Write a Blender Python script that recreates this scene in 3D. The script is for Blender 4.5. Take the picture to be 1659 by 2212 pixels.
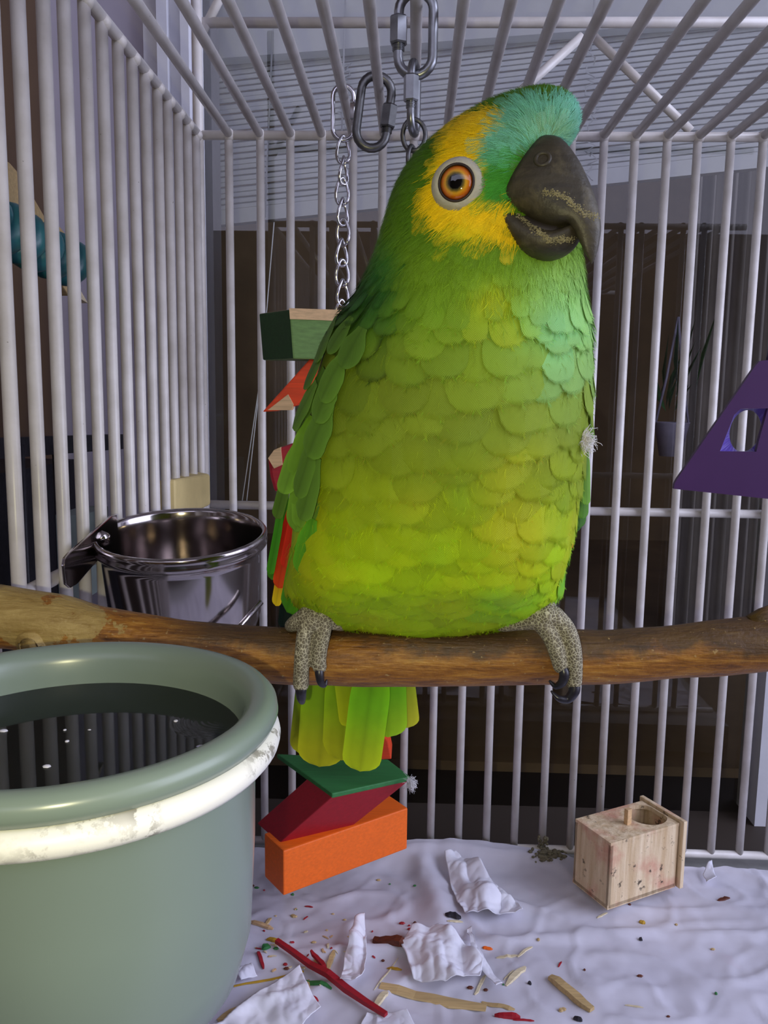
import bpy, bmesh, math, random
from math import sin, cos, pi, radians, sqrt, exp
from mathutils import Vector, Matrix, noise
from mathutils.bvhtree import BVHTree

# ------------------------------------------------------------------ scene, camera, light
S = bpy.context.scene
COL = S.collection
for o in list(bpy.data.objects):
    bpy.data.objects.remove(o)
V = Vector
rnd = random.Random(7)

IMW, IMH, FPX = 1659.0, 2212.0, 1799.63
PITCH, YAW, ROLL = .1395, -.0320, .0135
CAM = V((0, 0, .402))
_f = V((sin(YAW) * cos(PITCH), cos(YAW) * cos(PITCH), -sin(PITCH)))
_r0 = V((cos(YAW), -sin(YAW), 0)); _u0 = _r0.cross(_f)
_r = _r0 * cos(ROLL) + _u0 * sin(ROLL); _u = -_r0 * sin(ROLL) + _u0 * cos(ROLL)
cd = bpy.data.cameras.new('camera'); cam = bpy.data.objects.new('camera', cd); COL.objects.link(cam)
cd.sensor_fit = 'HORIZONTAL'; cd.sensor_width = 36.0; cd.lens = FPX / IMW * 36.0
cd.clip_start = .01; cd.clip_end = 60
cam.matrix_world = Matrix(((_r.x, _u.x, -_f.x, CAM.x), (_r.y, _u.y, -_f.y, CAM.y), (_r.z, _u.z, -_f.z, CAM.z), (0, 0, 0, 1)))
S.camera = cam
S.view_settings.view_transform = 'Standard'; S.view_settings.look = 'None'
S.view_settings.gamma = 1.0; S.view_settings.use_curve_mapping = False
S.view_settings.exposure = 0.25

wd = bpy.data.worlds.new('overcast_sky'); S.world = wd; wd.use_nodes = True
wn = wd.node_tree.nodes['Background']
wn.inputs[0].default_value = (.74, .74, 1.0, 1); wn.inputs[1].default_value = 1.3

def area_light(name, loc, target, sx, sy, power, color):
    ld = bpy.data.lights.new(name, 'AREA'); ld.shape = 'RECTANGLE'; ld.size = sx; ld.size_y = sy
    ld.energy = power; ld.color = color
    o = bpy.data.objects.new(name, ld); COL.objects.link(o); o.location = loc
    o.rotation_euler = (V(target) - V(loc)).to_track_quat('-Z', 'Y').to_euler()
    return o
# daylight falling in through the open side of the porch, to the right of the cage
area_light('daylight_porch_opening_offscreen', (1.55, .05, .95), (0, .45, .35), 1.2, 1.3, 18, (.72, .78, 1.0))
# the phone's own small flash, just below and left of its lens
fl = bpy.data.lights.new('phone_flash_offscreen', 'SPOT'); fl.energy = 1.2; fl.color = (1.0, .93, .52); fl.shadow_soft_size = .0025
fl.spot_size = radians(95); fl.spot_blend = .6
fo = bpy.data.objects.new('phone_flash_offscreen', fl); COL.objects.link(fo)
fo.location = CAM - _r * .016 - _u * .012 + _f * .0; fo.rotation_euler = _f.to_track_quat('-Z', 'Y').to_euler()

# ------------------------------------------------------------------ helpers
def ray(x, y): return _f + _r * ((x - IMW / 2) / FPX) - _u * ((y - IMH / 2) / FPX)
def atY(x, y, Y): d = ray(x, y); return CAM + d * (Y / d.y)
def atZ(x, y, Z): d = ray(x, y); return CAM + d * ((Z - CAM.z) / d.z)
def atX(x, y, X): d = ray(x, y); return CAM + d * (X / d.x)
def proj(P):
    P = V(P) - CAM; d = P.dot(_f)
    return IMW / 2 + FPX * P.dot(_r) / d, IMH / 2 - FPX * P.dot(_u) / d
def lin(c):
    c = c / 255.0
    return c / 12.92 if c <= .04045 else ((c + .055) / 1.055) ** 2.4
def rgb(r, g, b): return (lin(r), lin(g), lin(b))
def lerp(a, b, t): return a + (b - a) * t
def sstep(a, b, x):
    t = max(0., min(1., (x - a) / (b - a))); return t * t * (3 - 2 * t)
def mixc(a, b, t): return tuple(lerp(p, q, t) for p, q in zip(a, b))
def interp(tab, x):
    if x <= tab[0][0]: return tab[0][1]
    for (a, va), (b, vb) in zip(tab, tab[1:]):
        if x <= b: return lerp(va, vb, (x - a) / (b - a))
    return tab[-1][1]

def mesh(name, verts, faces, smooth=True):
    me = bpy.data.meshes.new(name); me.from_pydata([tuple(v) for v in verts], [], faces); me.update()
    if smooth: me.polygons.foreach_set('use_smooth', [True] * len(me.polygons))
    return me
def obj(name, me, mat=None, parent=None):
    o = bpy.data.objects.new(name, me); COL.objects.link(o)
    if mat is not None and me is not None and not me.materials: me.materials.append(mat)
    if parent is not None: o.parent = parent
    return o
def tag(o, label=None, cat=None, group=None, kind=None):
    if label: o['label'] = label
    if cat: o['category'] = cat
    if group: o['group'] = group
    if kind: o['kind'] = kind
    return o
def empty(name, label=None, cat=None, group=None, loc=(0, 0, 0), kind=None):
    o = bpy.data.objects.new(name, None); COL.objects.link(o); o.location = loc; o.empty_display_size = .02
    return tag(o, label, cat, group, kind)
def bm_mesh(name, bm, smooth=True):
    me = bpy.data.meshes.new(name); bm.normal_update(); bm.to_mesh(me); bm.free()
    if smooth: me.polygons.foreach_set('use_smooth', [True] * len(me.polygons))
    return me
def frame_along(d):
    d = d.normalized(); a = V((0, 0, 1)) if abs(d.z) < .9 else V((1, 0, 0))
    s = d.cross(a).normalized(); return s, s.cross(d).normalized()
class MB:
    """collects tubes, boxes and lathes in one mesh"""
    def __init__(s): s.v = []; s.f = []
    def add(s, vs, fs):
        n = len(s.v); s.v += [V(v) for v in vs]; s.f += [tuple(i + n for i in f) for f in fs]
    def tube(s, pts, r, n=12, closed=False, caps=True, squash=1.0):
        pts = [V(p) for p in pts]; m = len(pts)
        rr = r if isinstance(r, (list, tuple)) else [r] * m
        vs = []; side = None
        for i, p in enumerate(pts):
            if closed: t = pts[(i + 1) % m] - pts[i - 1]
            else: t = pts[min(i + 1, m - 1)] - pts[max(i - 1, 0)]
            t.normalize()
            if side is None: side, up = frame_along(t)
            else:
                side = (side - t * side.dot(t)).normalized(); up = side.cross(t).normalized()
            for k in range(n):
                a = 2 * pi * k / n
                vs.append(p + side * cos(a) * rr[i] + up * sin(a) * rr[i] * squash)
        fs = []
        for i in range(m if closed else m - 1):
            j = (i + 1) % m
            for k in range(n):
                l = (k + 1) % n; fs.append((i * n + k, i * n + l, j * n + l, j * n + k))
        if caps and not closed:
            fs.append(tuple(range(n - 1, -1, -1))); fs.append(tuple((m - 1) * n + k for k in range(n)))
        s.add(vs, fs); return s
    def ball(s, c, r, nu=8, nv=6):
        c = V(c); r = r if isinstance(r, (list, tuple)) else (r, r, r)
        vs = [c + V((0, 0, r[2]))]
        for i in range(1, nv):
            a = pi * i / nv
            for k in range(nu):
                b = 2 * pi * k / nu; vs.append(c + V((r[0] * sin(a) * cos(b), r[1] * sin(a) * sin(b), r[2] * cos(a))))
        vs.append(c - V((0, 0, r[2]))); fs = []
        for k in range(nu):
            l = (k + 1) % nu; fs.append((0, 1 + k, 1 + l))
            for i in range(nv - 2): a = 1 + i * nu; fs.append((a + k, a + nu + k, a + nu + l, a + l))
            e = 1 + (nv - 2) * nu; fs.append((e + k, len(vs) - 1, e + l))
        s.add(vs, fs); return s
    def box(s, c, sx, sy, sz, M=None):
        vs = []
        for x in (-1, 1):
            for y in (-1, 1):
                for z in (-1, 1):
                    p = V((x * sx / 2, y * sy / 2, z * sz / 2))
                    if M is not None: p = M @ p
                    vs.append(p + V(c))
        s.add(vs, [(0, 1, 3, 2), (4, 6, 7, 5), (0, 4, 5, 1), (2, 3, 7, 6), (0, 2, 6, 4), (1, 5, 7, 3)]); return s
    def lathe(s, prof, n=64, c=(0, 0, 0)):
        c = V(c); vs = []
        for (r, z) in prof:
            for k in range(n):
                a = 2 * pi * k / n; vs.append(c + V((r * cos(a), r * sin(a), z)))
        fs = []
        for i in range(len(prof) - 1):
            for k in range(n):
                l = (k + 1) % n; fs.append((i * n + k, i * n + l, (i + 1) * n + l, (i + 1) * n + k))
        s.add(vs, fs); return s
    def prism(s, poly, d):
        """poly: list of 3-D points (one face), extruded by vector d"""
        n = len(poly); vs = [V(p) for p in poly] + [V(p) + V(d) for p in poly]
        fs = [tuple(range(n)), tuple(range(2 * n - 1, n - 1, -1))]
        for i in range(n): j = (i + 1) % n; fs.append((i, i + n, j + n, j))
        s.add(vs, fs); return s
    def mesh(s, name, smooth=True): 
        me = mesh(name, s.v, s.f, smooth)
        bm = bmesh.new(); bm.from_mesh(me); bmesh.ops.recalc_face_normals(bm, faces=bm.faces); bm.to_mesh(me); bm.free()
        return me
    def build(s, name, mat, parent=None, smooth=True): return obj(name, s.mesh(name, smooth), mat, parent)
def bevel_mesh(me, w, seg=2, angle=30):
    bm = bmesh.new(); bm.from_mesh(me)
    es = [e for e in bm.edges if len(e.link_faces) == 2 and e.calc_face_angle(0) > radians(angle)]
    bmesh.ops.bevel(bm, geom=es, offset=w, segments=seg, affect='EDGES', profile=.6, clamp_overlap=True)
    bmesh.ops.recalc_face_normals(bm, faces=bm.faces); bm.to_mesh(me); bm.free()
    me.polygons.foreach_set('use_smooth', [False] * len(me.polygons)); me.update(); return me
def torus_pts(c, R, n, a0=0, a1=2 * pi, closed=True):
    m = n if closed else n - 1
    return [V(c) + V((R * cos(a0 + (a1 - a0) * i / m), R * sin(a0 + (a1 - a0) * i / m), 0)) for i in range(n)]

# ------------------------------------------------------------------ materials
class NT:
    def __init__(s, name):
        s.m = bpy.data.materials.new(name); s.m.use_nodes = True; s.t = s.m.node_tree
        s.p = s.t.nodes['Principled BSDF']; s.out = s.t.nodes['Material Output']
    def n(s, typ, **kw):
        nd = s.t.nodes.new(typ)
        for k, v in kw.items():
            if k.startswith('i_'):
                nd.inputs[k[2:]].default_value = v
            else: setattr(nd, k, v)
        return nd
    def l(s, a, b): s.t.links.new(a, b)
    def coord(s, which='Object', scale=(1, 1, 1)):
        c = s.n('ShaderNodeTexCoord'); mp = s.n('ShaderNodeMapping'); mp.inputs['Scale'].default_value = scale
        s.l(c.outputs[which], mp.inputs[0]); return mp.outputs[0]
    def noise(s, vec, scale, detail=4, rough=.55, dist=0):
        nd = s.n('ShaderNodeTexNoise'); nd.inputs['Scale'].default_value = scale; nd.inputs['Detail'].default_value = detail
        nd.inputs['Roughness'].default_value = rough; nd.inputs['Distortion'].default_value = dist
        if vec is not None: s.l(vec, nd.inputs['Vector'])
        return nd.outputs[0]
    def ramp(s, fac, stops):
        nd = s.n('ShaderNodeValToRGB'); cr = nd.color_ramp
        while len(cr.elements) < len(stops): cr.elements.new(.5)
        for e, (p, c) in zip(cr.elements, stops):
            e.position = p; e.color = (*c, 1) if len(c) == 3 else c
        s.l(fac, nd.inputs[0]); return nd.outputs[0]
    def mix(s, fac, a, b, mode='MIX'):
        nd = s.n('ShaderNodeMix', data_type='RGBA', blend_type=mode)
        for sock, v in ((nd.inputs[0], fac), (nd.inputs[6], a), (nd.inputs[7], b)):
            if isinstance(v, (int, float)): sock.default_value = v
            elif isinstance(v, tuple): sock.default_value = (*v, 1)
            else: s.l(v, sock)
        return nd.outputs[2]
    def math(s, op, a, b=None, c=None, clamp=False):
        nd = s.n('ShaderNodeMath', operation=op); nd.use_clamp = clamp
        for sock, v in zip(nd.inputs, (a, b, c)):
            if v is None: continue
            if isinstance(v, (int, float)): sock.default_value = v
            else: s.l(v, sock)
        return nd.outputs[0]
    def col(s, c):
        if isinstance(c, tuple): s.p.inputs['Base Color'].default_value = (*c, 1)
        else: s.l(c, s.p.inputs['Base Color'])
        return s
    def set(s, **kw):
        for k, v in kw.items():
            k = k.replace('_', ' ')
            if isinstance(v, (int, float)): s.p.inputs[k].default_value = v
            else: s.l(v, s.p.inputs[k])
        return s
    def bump(s, h, strength=.3, dist=.001):
        b = s.n('ShaderNodeBump'); b.inputs['Strength'].default_value = strength; b.inputs['Distance'].default_value = dist
        s.l(h, b.inputs['Height']); s.l(b.outputs[0], s.p.inputs['Normal']); return s

def simple(name, c, rough=.5, metal=0, var=.12, scale=60, bump=.0, spec=.5):
    t = NT(name); v = t.coord(); n = t.noise(v, scale, 4)
    a = tuple(max(0, x * (1 - var)) for x in c); b = tuple(min(1, x * (1 + var)) for x in c)
    t.col(t.ramp(n, [(.3, a), (.7, b)])).set(Roughness=rough, Metallic=metal)
    t.p.inputs['Specular IOR Level'].default_value = spec
    if bump: t.bump(n, bump, .001)
    return t.m

def bar_paint(name='cream_white_bar_paint'):
    t = NT(name); v = t.coord('Object')
    oi = t.n('ShaderNodeObjectInfo'); 
    add = t.n('ShaderNodeVectorMath', operation='ADD'); t.l(v, add.inputs[0])
    cmb = t.n('ShaderNodeCombineXYZ'); t.l(oi.outputs['Random'], cmb.inputs[0]); t.l(cmb.outputs[0], add.inputs[1])
    n = t.noise(add.outputs[0], 45, 5); n2 = t.noise(add.outputs[0], 420, 2)
    c = t.ramp(n, [(.3, rgb(198, 192, 186)), (.65, rgb(220, 215, 212))])
    spk = t.ramp(n2, [(.76, (0, 0, 0)), (.80, (1, 1, 1))])
    c = t.mix(spk, c, rgb(120, 112, 90))
    t.col(c).set(Roughness=.32).bump(n, .05, .0005)
    return t.m
M = {}
M['bar'] = bar_paint()
def wood_dyed(name, c, dark=.75, gx=(4, 90, 90)):
    t = NT(name); v = t.coord('Object', gx); n = t.noise(v, 6, 5, .6); v2 = t.coord('Object'); n2 = t.noise(v2, 35, 3)
    col = t.ramp(n, [(.3, tuple(x * dark for x in c)), (.7, tuple(min(1, x * 1.12) for x in c))])
    col = t.mix(t.ramp(n2, [(.45, (0, 0, 0)), (.75, (.35, .35, .35))]), col, tuple(x * dark for x in c))
    t.col(col).set(Roughness=.55).bump(n, .12, .0006); return t.m
M['green_dye'] = wood_dyed('green_dyed_wood', rgb(48, 122, 62))
M['green_dye2'] = wood_dyed('pale_green_dyed_wood', rgb(102, 138, 70))
M['dark_green'] = wood_dyed('dark_green_dyed_endgrain', rgb(34, 72, 34), .8, (60, 60, 60))
M['red_dye'] = wood_dyed('crimson_dyed_wood', rgb(158, 20, 36), .86)
M['orange_dye'] = wood_dyed('orange_dyed_wood', rgb(236, 104, 14), .9)
M['redorange_dye'] = wood_dyed('red_orange_dyed_wood', rgb(226, 66, 14))
M['bare_wood'] = wood_dyed('pale_bare_wood', rgb(214, 178, 132))
M['tan_wood'] = wood_dyed('tan_splinter_wood', rgb(196, 168, 118))
M['cream_wood'] = wood_dyed('cream_splinter_wood', rgb(218, 204, 170))
M['brown_bit'] = wood_dyed('brown_scrap', rgb(104, 48, 26), .5)
M['yellow_bit'] = wood_dyed('yellow_dyed_splinter', rgb(190, 150, 40))
M['black_bit'] = simple('black_husk', rgb(30, 26, 34), .6, var=.4, scale=300)
M['steel'] = simple('polished_steel', rgb(176, 168, 166), .13, 1.0, .04, 30)
M['zinc'] = simple('dull_zinc', rgb(150, 152, 156), .33, 1.0, .14, 160)
M['zinc_dark'] = simple('tarnished_zinc', rgb(112, 112, 112), .38, 1.0, .2, 160)
M['chrome'] = simple('bright_nickel', rgb(205, 203, 206), .15, 1.0, .05, 60)
M['dark'] = simple('dark_brown_interior', rgb(158, 134, 98), .8, 0, .2, 6)
# ------------------------------------------------------------------ the setting
XL, YB, ZT, ZM, ZB, SP = -.1767, .7038, .608, .3062, .0, .025
XR = XL + 23 * SP          # right end of the back panel
def quad(name, pts, mat, thick=None, label=None, cat=None, kind='structure'):
    m = MB()
    if thick is None: m.add(pts, [(0, 1, 2, 3)])
    else: m.prism(pts, thick)
    o = m.build(name, mat, smooth=False)
    return tag(o, label, cat, kind=kind)
def wall_mat(name, c, sc=14):
    t = NT(name); v = t.coord(); n = t.noise(v, sc, 5)
    t.col(t.ramp(n, [(.3, tuple(x * .88 for x in c)), (.7, c)])).set(Roughness=.7).bump(n, .08, .002); return t.m
M['wall'] = wall_mat('pale_lavender_wall_paint', rgb(182, 176, 190))
M['brown_wall'] = wall_mat('brown_boards', rgb(112, 90, 72))
M['floor'] = wall_mat('brown_porch_floor', rgb(56, 46, 38))
M['ceil'] = wall_mat('added_ceiling_paint', rgb(150, 142, 140))
M['frame'] = wall_mat('white_window_frame', rgb(214, 214, 222), 30)
ZF = -.05
YW = .86                  # plane of the house wall with the window
def slab(name, x0, x1, y0, y1, z0, z1, mat, **kw):
    o = MB().box(((x0 + x1) / 2, (y0 + y1) / 2, (z0 + z1) / 2), x1 - x0, y1 - y0, z1 - z0).build(name, mat, smooth=False)
    return tag(o, kw.get('label'), kw.get('cat'), kind='structure')
slab('floor', -1.9, 1.9, -1.7, 3.2, ZF - .05, ZF, M['floor'])
slab('added_ceiling', -1.9, 1.5, -1.7, 3.2, 1.95, 2.0, M['ceil'])  # invented and out of view, added to block light from above
slab('wall_left', -1.95, -1.9, -1.7, 3.2, ZF, 1.95, M['brown_wall'])
slab('added_low_wall', -1.9, 1.9, -1.75, -1.7, ZF, 1.05, M['brown_wall'])  # invented wall behind the camera, kept low so sky light enters over it
xw0 = atY(436, 600, YW).x       # left edge of the window opening
xw1 = 1.15
slab('wall_back', -1.9, -.362, YW, YW + .1, ZF, 1.95, M['brown_wall'])
slab('wall_back_panel', -.362, xw0 - .05, YW, YW + .1, ZF, 1.95, M['wall'])
slab('wall_back_lintel', xw0 - .05, xw1 + .05, YW, YW + .1, 1.36, 1.95, M['wall'])
slab('wall_back_right', xw1 + .05, 1.9, YW, YW + .1, ZF, 1.95, M['wall'])
# window: frame, glass
w = empty('window_1', kind='structure')
for nm, a in (('window_frame', (xw0 - .05, xw0, YW - .012, YW + .09, ZF, 1.36)), ('window_frame', (xw1, xw1 + .05, YW - .012, YW + .09, ZF, 1.36)),
              ('window_frame', (xw0 - .05, xw1 + .05, YW - .012, YW + .09, 1.30, 1.36)),
              ('window_bead', (xw0 - .034, xw0 - .024, YW - .022, YW - .01, ZF, 1.30)), ('window_bead', (xw0 - .012, xw0 - .004, YW - .02, YW - .01, ZF, 1.30)),
              ('window_mullion', (atY(1632, 1640, YW).x, atY(1632, 1640, YW).x + .035, YW - .01, YW + .04, ZF, .33))):
    x0, x1, y0, y1, z0, z1 = a
    MB().box(((x0 + x1) / 2, (y0 + y1) / 2, (z0 + z1) / 2), x1 - x0, y1 - y0, z1 - z0).build(nm, M['frame'], w, smooth=False)
tg = NT('window_glass')
tr = tg.n('ShaderNodeBsdfTransparent'); gl = tg.n('ShaderNodeBsdfGlossy'); gl.inputs['Roughness'].default_value = .01
lw = tg.n('ShaderNodeFresnel'); lw.inputs[0].default_value = 1.5
ms = tg.n('ShaderNodeMixShader'); tg.l(tg.math('MULTIPLY', lw.outputs[0], 1.9, clamp=True), ms.inputs[0]); tg.l(tr.outputs[0], ms.inputs[1]); tg.l(gl.outputs[0], ms.inputs[2])
tg.l(ms.outputs[0], tg.out.inputs[0]); M['glass'] = tg.m
g = MB(); g.add([(xw0, YW + .02, ZF), (xw1, YW + .02, ZF), (xw1, YW + .02, 1.30), (xw0, YW + .02, 1.30)], [(0, 1, 2, 3)]); g.build('pane', M['glass'], w, smooth=False)
# dim room behind the glass
rm = empty('wall_inner_room', kind='structure')
for a in ((-1.2, 2.2, 2.60, 2.65, ZF, 1.6), (-1.25, -1.2, .96, 2.6, ZF, 1.6), (2.2, 2.25, .96, 2.6, ZF, 1.6), (-1.2, 2.2, .96, 2.6, 1.6, 1.65), (-1.2, 2.2, .965, 2.6, ZF, ZF + .012)):
    x0, x1, y0, y1, z0, z1 = a
    MB().box(((x0 + x1) / 2, (y0 + y1) / 2, (z0 + z1) / 2), x1 - x0, y1 - y0, z1 - z0).build('inner_wall', M['dark'], rm, smooth=False)

# crooked venetian blind inside the window
YBL = 1.02
M['slat'] = simple('pale_blue_grey_slat', rgb(238, 244, 246), .45, 0, .03, 40)
blind = empty('venetian_blind', 'pale crooked venetian blind hanging inside the window, its slats bunched together', 'blind', loc=atY(1050, 420, YBL))
bl0 = blind.location.copy()
def child(o, par):
    o.parent = par; o.matrix_parent_inverse = Matrix.Translation(par.location).inverted(); return o
N = 26
xl, xr = atY(446, 300, YBL).x, atY(1900, 300, YBL).x
def bline(t):   # slat t: 0 top .. 1 bottom ; returns left/right points
    pl = atY(446, lerp(152, 452, t), YBL); prr = atY(1659, lerp(8, 322, t), YBL)
    k = (xr - prr.x) / (prr.x - pl.x); return pl, prr + (prr - pl) * k
for i in range(N):
    a, b = bline(i / (N - 1)); jit = rnd.uniform(-.0006, .0006); h = .0052; th = .006
    dv = V((0, .0, 0)); tilt = rnd.uniform(-.0008, .0008)
    m = MB(); vs = []
    for p, tl in ((a, tilt), (b, -tilt)):
        for (dy, dz) in ((-.0058, -.0040), (-.0048, .0004), (-.0008, .0032), (.0004, .0036), (-.0036, .0002), (-.0050, -.0044)):
            vs.append(p + V((0, dy * 1.2, dz + tl + jit)))
    fs = [(k, (k + 1) % 6, 6 + (k + 1) % 6, 6 + k) for k in range(6)] + [(5, 4, 3, 2, 1, 0), (6, 7, 8, 9, 10, 11)]
    m.add(vs, fs); child(m.build('slat', M['slat'], smooth=False), blind)
a, b = bline(1.055)
m = MB(); m.prism([a + V((0, -.006, .006)), b + V((0, -.006, .006)), b + V((0, -.006, -.012)), a + V((0, -.006, -.012))], (0, .014, 0))
child(m.build('bottom_rail', M['slat'], smooth=False), blind)
tl, trr = atY(446, 128, YBL - .03), atY(1000, 86, YBL - .03); dx = (trr - tl); e2 = tl + dx * 2.9
m = MB(); m.prism([tl, e2, e2 + V((0, 0, .2)), tl + V((0, 0, .2))], (0, .02, 0)); child(m.build('valance', M['slat'], smooth=False), blind)
for (x0, y0, x1, y1) in ((592, 0, 572, 470), (746, 0, 738, 300), (1284, 0, 1276, 110)):
    m = MB(); m.tube([atY(x0, y0, YBL - .04), atY((x0 + x1) / 2, (y0 + y1) / 2, YBL - .036), atY(x1, y1, YBL - .03)], .0011, 6); child(m.build('lift_cord', M['slat']), blind)
# tilt ladders bunched up
for (x, y0, y1) in ((742, 130, 300), (1278, 90, 390)):
    m = MB(); pts = []
    rr = random.Random(x)
    for i in range(40):
        t = i / 39; pts.append(atY(x + rr.uniform(-16, 16), lerp(y0, y1, t) + rr.uniform(-9, 9), YBL - .018 + rr.uniform(-.004, .004)))
    m.tube(pts, .0009, 5); child(m.build('ladder_cord', M['slat']), blind)
# vertical pleated curtain further in, on the right
M['curtain'] = simple('grey_beige_curtain', rgb(150, 144, 138), .8, 0, .1, 20)
YC = 1.55
m = MB(); vs = []; n = 90
c0, c1 = atY(1475, 700, YC).x, atY(1950, 700, YC).x
for i in range(n + 1):
    t = i / n; x = lerp(c0, c1, t); y = YC + .014 * sin(i * 1.35) + .006 * sin(i * .51)
    vs += [V((x, y, ZF)), V((x, y, 1.2))]
m.add(vs, [(2 * i, 2 * i + 2, 2 * i + 3, 2 * i + 1) for i in range(n)])
tag(m.build('curtain', M['curtain']), 'grey pleated curtain hanging behind the window glass', 'curtain')
# hanging plant in a white pot behind the glass
YP = 1.3
pl = empty('hanging_plant', 'small green plant in a white hanging pot behind the window glass', 'plant', loc=atY(1445, 990, YP))
M['pot'] = simple('white_plastic_pot', rgb(170, 166, 190), .4); M['leaf'] = simple('dark_green_leaf', rgb(60, 110, 60), .5, 0, .3, 90)
c = atY(1447, 985, YP); 
child(MB().lathe([(.0, 0), (.016, 0), (.026, .05), (.027, .052), (.024, .052), (.015, .004), (0, .004)], 24, c).build('pot', M['pot']), pl)
m = MB()
for sx in (-1, 1): m.tube([c + V((sx * .025, 0, .05)), c + V((sx * .012, 0, .12)), c + V((0, 0, .21))], .002, 6)
child(m.build('hanger', M['pot']), pl)
for i in range(16):
    r2 = random.Random(i); b = c + V((r2.uniform(-.02, .02), r2.uniform(-.02, .02), .05)); d = V((r2.uniform(-.03, .03), r2.uniform(-.03, .03), r2.uniform(.05, .15)))
    s, u = frame_along(d); wd_ = r2.uniform(.006, .011); m = MB()
    m.add([b + d * .35, b + d * .7 + s * wd_, b + d * 1.2 + u * .01, b + d * .7 - s * wd_, b + d * .72 + u * .004], [(0, 1, 4), (1, 2, 4), (2, 3, 4), (3, 0, 4)])
    child(m.build('leaf', M['leaf']), pl)

# ------------------------------------------------------------------ the cage
cage = empty('bird_cage', 'cream white wire bird cage with vertical bars on its back, side and roof', 'cage', loc=(XL + .28, .4, -.012))
CI = Matrix.Translation(cage.location).inverted()
def cagepart(o): o.parent = cage; o.matrix_parent_inverse = CI; return o
BR = .0034
def cyl_mesh(name, L, r=BR, n=14):
    m = MB(); m.tube([(0, 0, 0), (0, 0, L * .5), (0, 0, L)], r, n); return m.mesh(name)
meV = cyl_mesh('bar', ZT - ZB); meV.materials.append(M['bar'])
rb = random.Random(3)
def bar_at(me, p, d, name='bar'):
    o = bpy.data.objects.new(name, me); COL.objects.link(o); o.location = p
    o.rotation_euler = V(d).to_track_quat('Z', 'Y').to_euler(); return cagepart(o)
for k in range(1, 23): bar_at(meV, (XL + k * SP, YB, ZB), (rb.uniform(-.0015, .0015), 0, 1))
YFR = .06
sL, oL = .02546, -.0157
ys = [YB - oL - k * sL for k in range(1, 25)]
for y in ys:
    bar_at(meV, (XL, y, ZB), (0, rb.uniform(-.002, .002), 1))
meR = cyl_mesh('bar', YB - YFR, .0034); meR.materials.append(M['bar'])
for k in range(1, 23): bar_at(meR, (XL + k * SP, YB, ZT + .0005), (0, -1, 0))
def rod(pts, r=.0037, name='rail', n=14):
    return cagepart(MB().tube(pts, r, n).build(name, M['bar']))
rod([(XL, YB, ZT), ((XL + XR) / 2, YB, ZT), (XR, YB, ZT)])
rod([(XL, YB + .006, ZM), ((XL + XR) / 2, YB + .006, ZM), (XR, YB + .006, ZM)])
rod([(XL, YB, ZB), ((XL + XR) / 2, YB, ZB), (XR, YB, ZB)])
rod([(XL, YB, ZT), (XL, .4, ZT), (XL, YFR, ZT)], .0037)
rod([(XL, YB, ZB), (XL, .4, ZB), (XL, YFR, ZB)])
rod([(XL - .006, YB, ZM), (XL - .006, .4, ZM), (XL - .006, YFR, ZM)])
rod([(XL, YFR, ZT), (.1, YFR, ZT), (XR, YFR, ZT)])
ZU = ZT + .0865
rod([(XL, YB, ZB), (XL, YB, ZT), (XL, YB, ZT + .22)], .0042, 'corner_post')
rod([(XL, YB + .004, ZU), (.1, YB + .004, ZU), (XR, YB + .004, ZU)], .0040, 'upper_rail')
def dn(px, py, q=.004): return atY(px, py, YB + q)
rod([dn(1258, 78), dn(1020, 290)], .0036, 'brace'); rod([dn(1283, 80), dn(1492, 283)], .0036, 'brace')
rod([dn(436, 72), dn(520, -90)], .0036, 'brace')
# weld blobs where roof bars meet the top rail
meW = MB().ball((0, 0, 0), (.0048, .0046, .0052), 10, 7).mesh('weld'); meW.materials.append(M['bar'])
for k in range(1, 23):
    o = bpy.data.objects.new('weld', meW); COL.objects.link(o); o.location = (XL + k * SP, YB - .001, ZT); cagepart(o)
meW2 = MB().ball((0, 0, 0), (.0046, .0042, .0046), 8, 6).mesh('weld'); meW2.materials.append(M['bar'])
for y in ys[:14]:
    o = bpy.data.objects.new('weld', meW2); COL.objects.link(o); o.location = (XL + .001, y + .0015, ZT - .0025); cagepart(o)
# tray under the paper
M['tray'] = simple('grey_plastic_tray', rgb(150, 150, 150), .5)
cagepart(MB().box(((XL + XR) / 2, .38, -.031), XR - XL + .03, .69, .036).build('tray', M['tray'], smooth=False))

# paper liner with folds and wrinkles
def paper_h(x, y):
    p = V((x * 7, y * 7, 0)); h = .0035 * noise.noise(p) + .0024 * noise.noise(p * 3.1) + .0011 * noise.noise(p * 8) + .0005 * noise.noise(p * 19)
    cr = abs(noise.noise(V((x * 11 + 3, y * 16, 5)))); h += .0024 * max(0, .10 - cr) / .10; cr2 = abs(noise.noise(V((x * 23 + 8, y * 19, 2)))); h += .0012 * max(0, .09 - cr2) / .09
    yl = .565 + .03 * sin(x * 6); h += .003 * exp(-((y - yl) / .006) ** 2)          # long fold across
    ridge = (x - (.02 + (.66 - y) * .18)) ; h += .008 * exp(-(ridge / .012) ** 2) * sstep(.58, .62, y) * sstep(.70, .665, y)
    back = sstep(.665, .698, y); h += back * (.010 * exp(-((x - .03) / .09) ** 2) + .002)
    return h
M_paper = NT('white_tray_paper'); v = M_paper.coord(); n1 = M_paper.noise(v, 9, 5); n2 = M_paper.noise(v, 55, 4); n3 = M_paper.noise(v, 22, 3)
c = M_paper.ramp(n1, [(.3, rgb(190, 188, 202)), (.7, rgb(212, 210, 222))])
c = M_paper.mix(M_paper.ramp(n3, [(.66, (0, 0, 0)), (.8, (.22, .22, .22))]), c, rgb(214, 150, 176))
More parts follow.
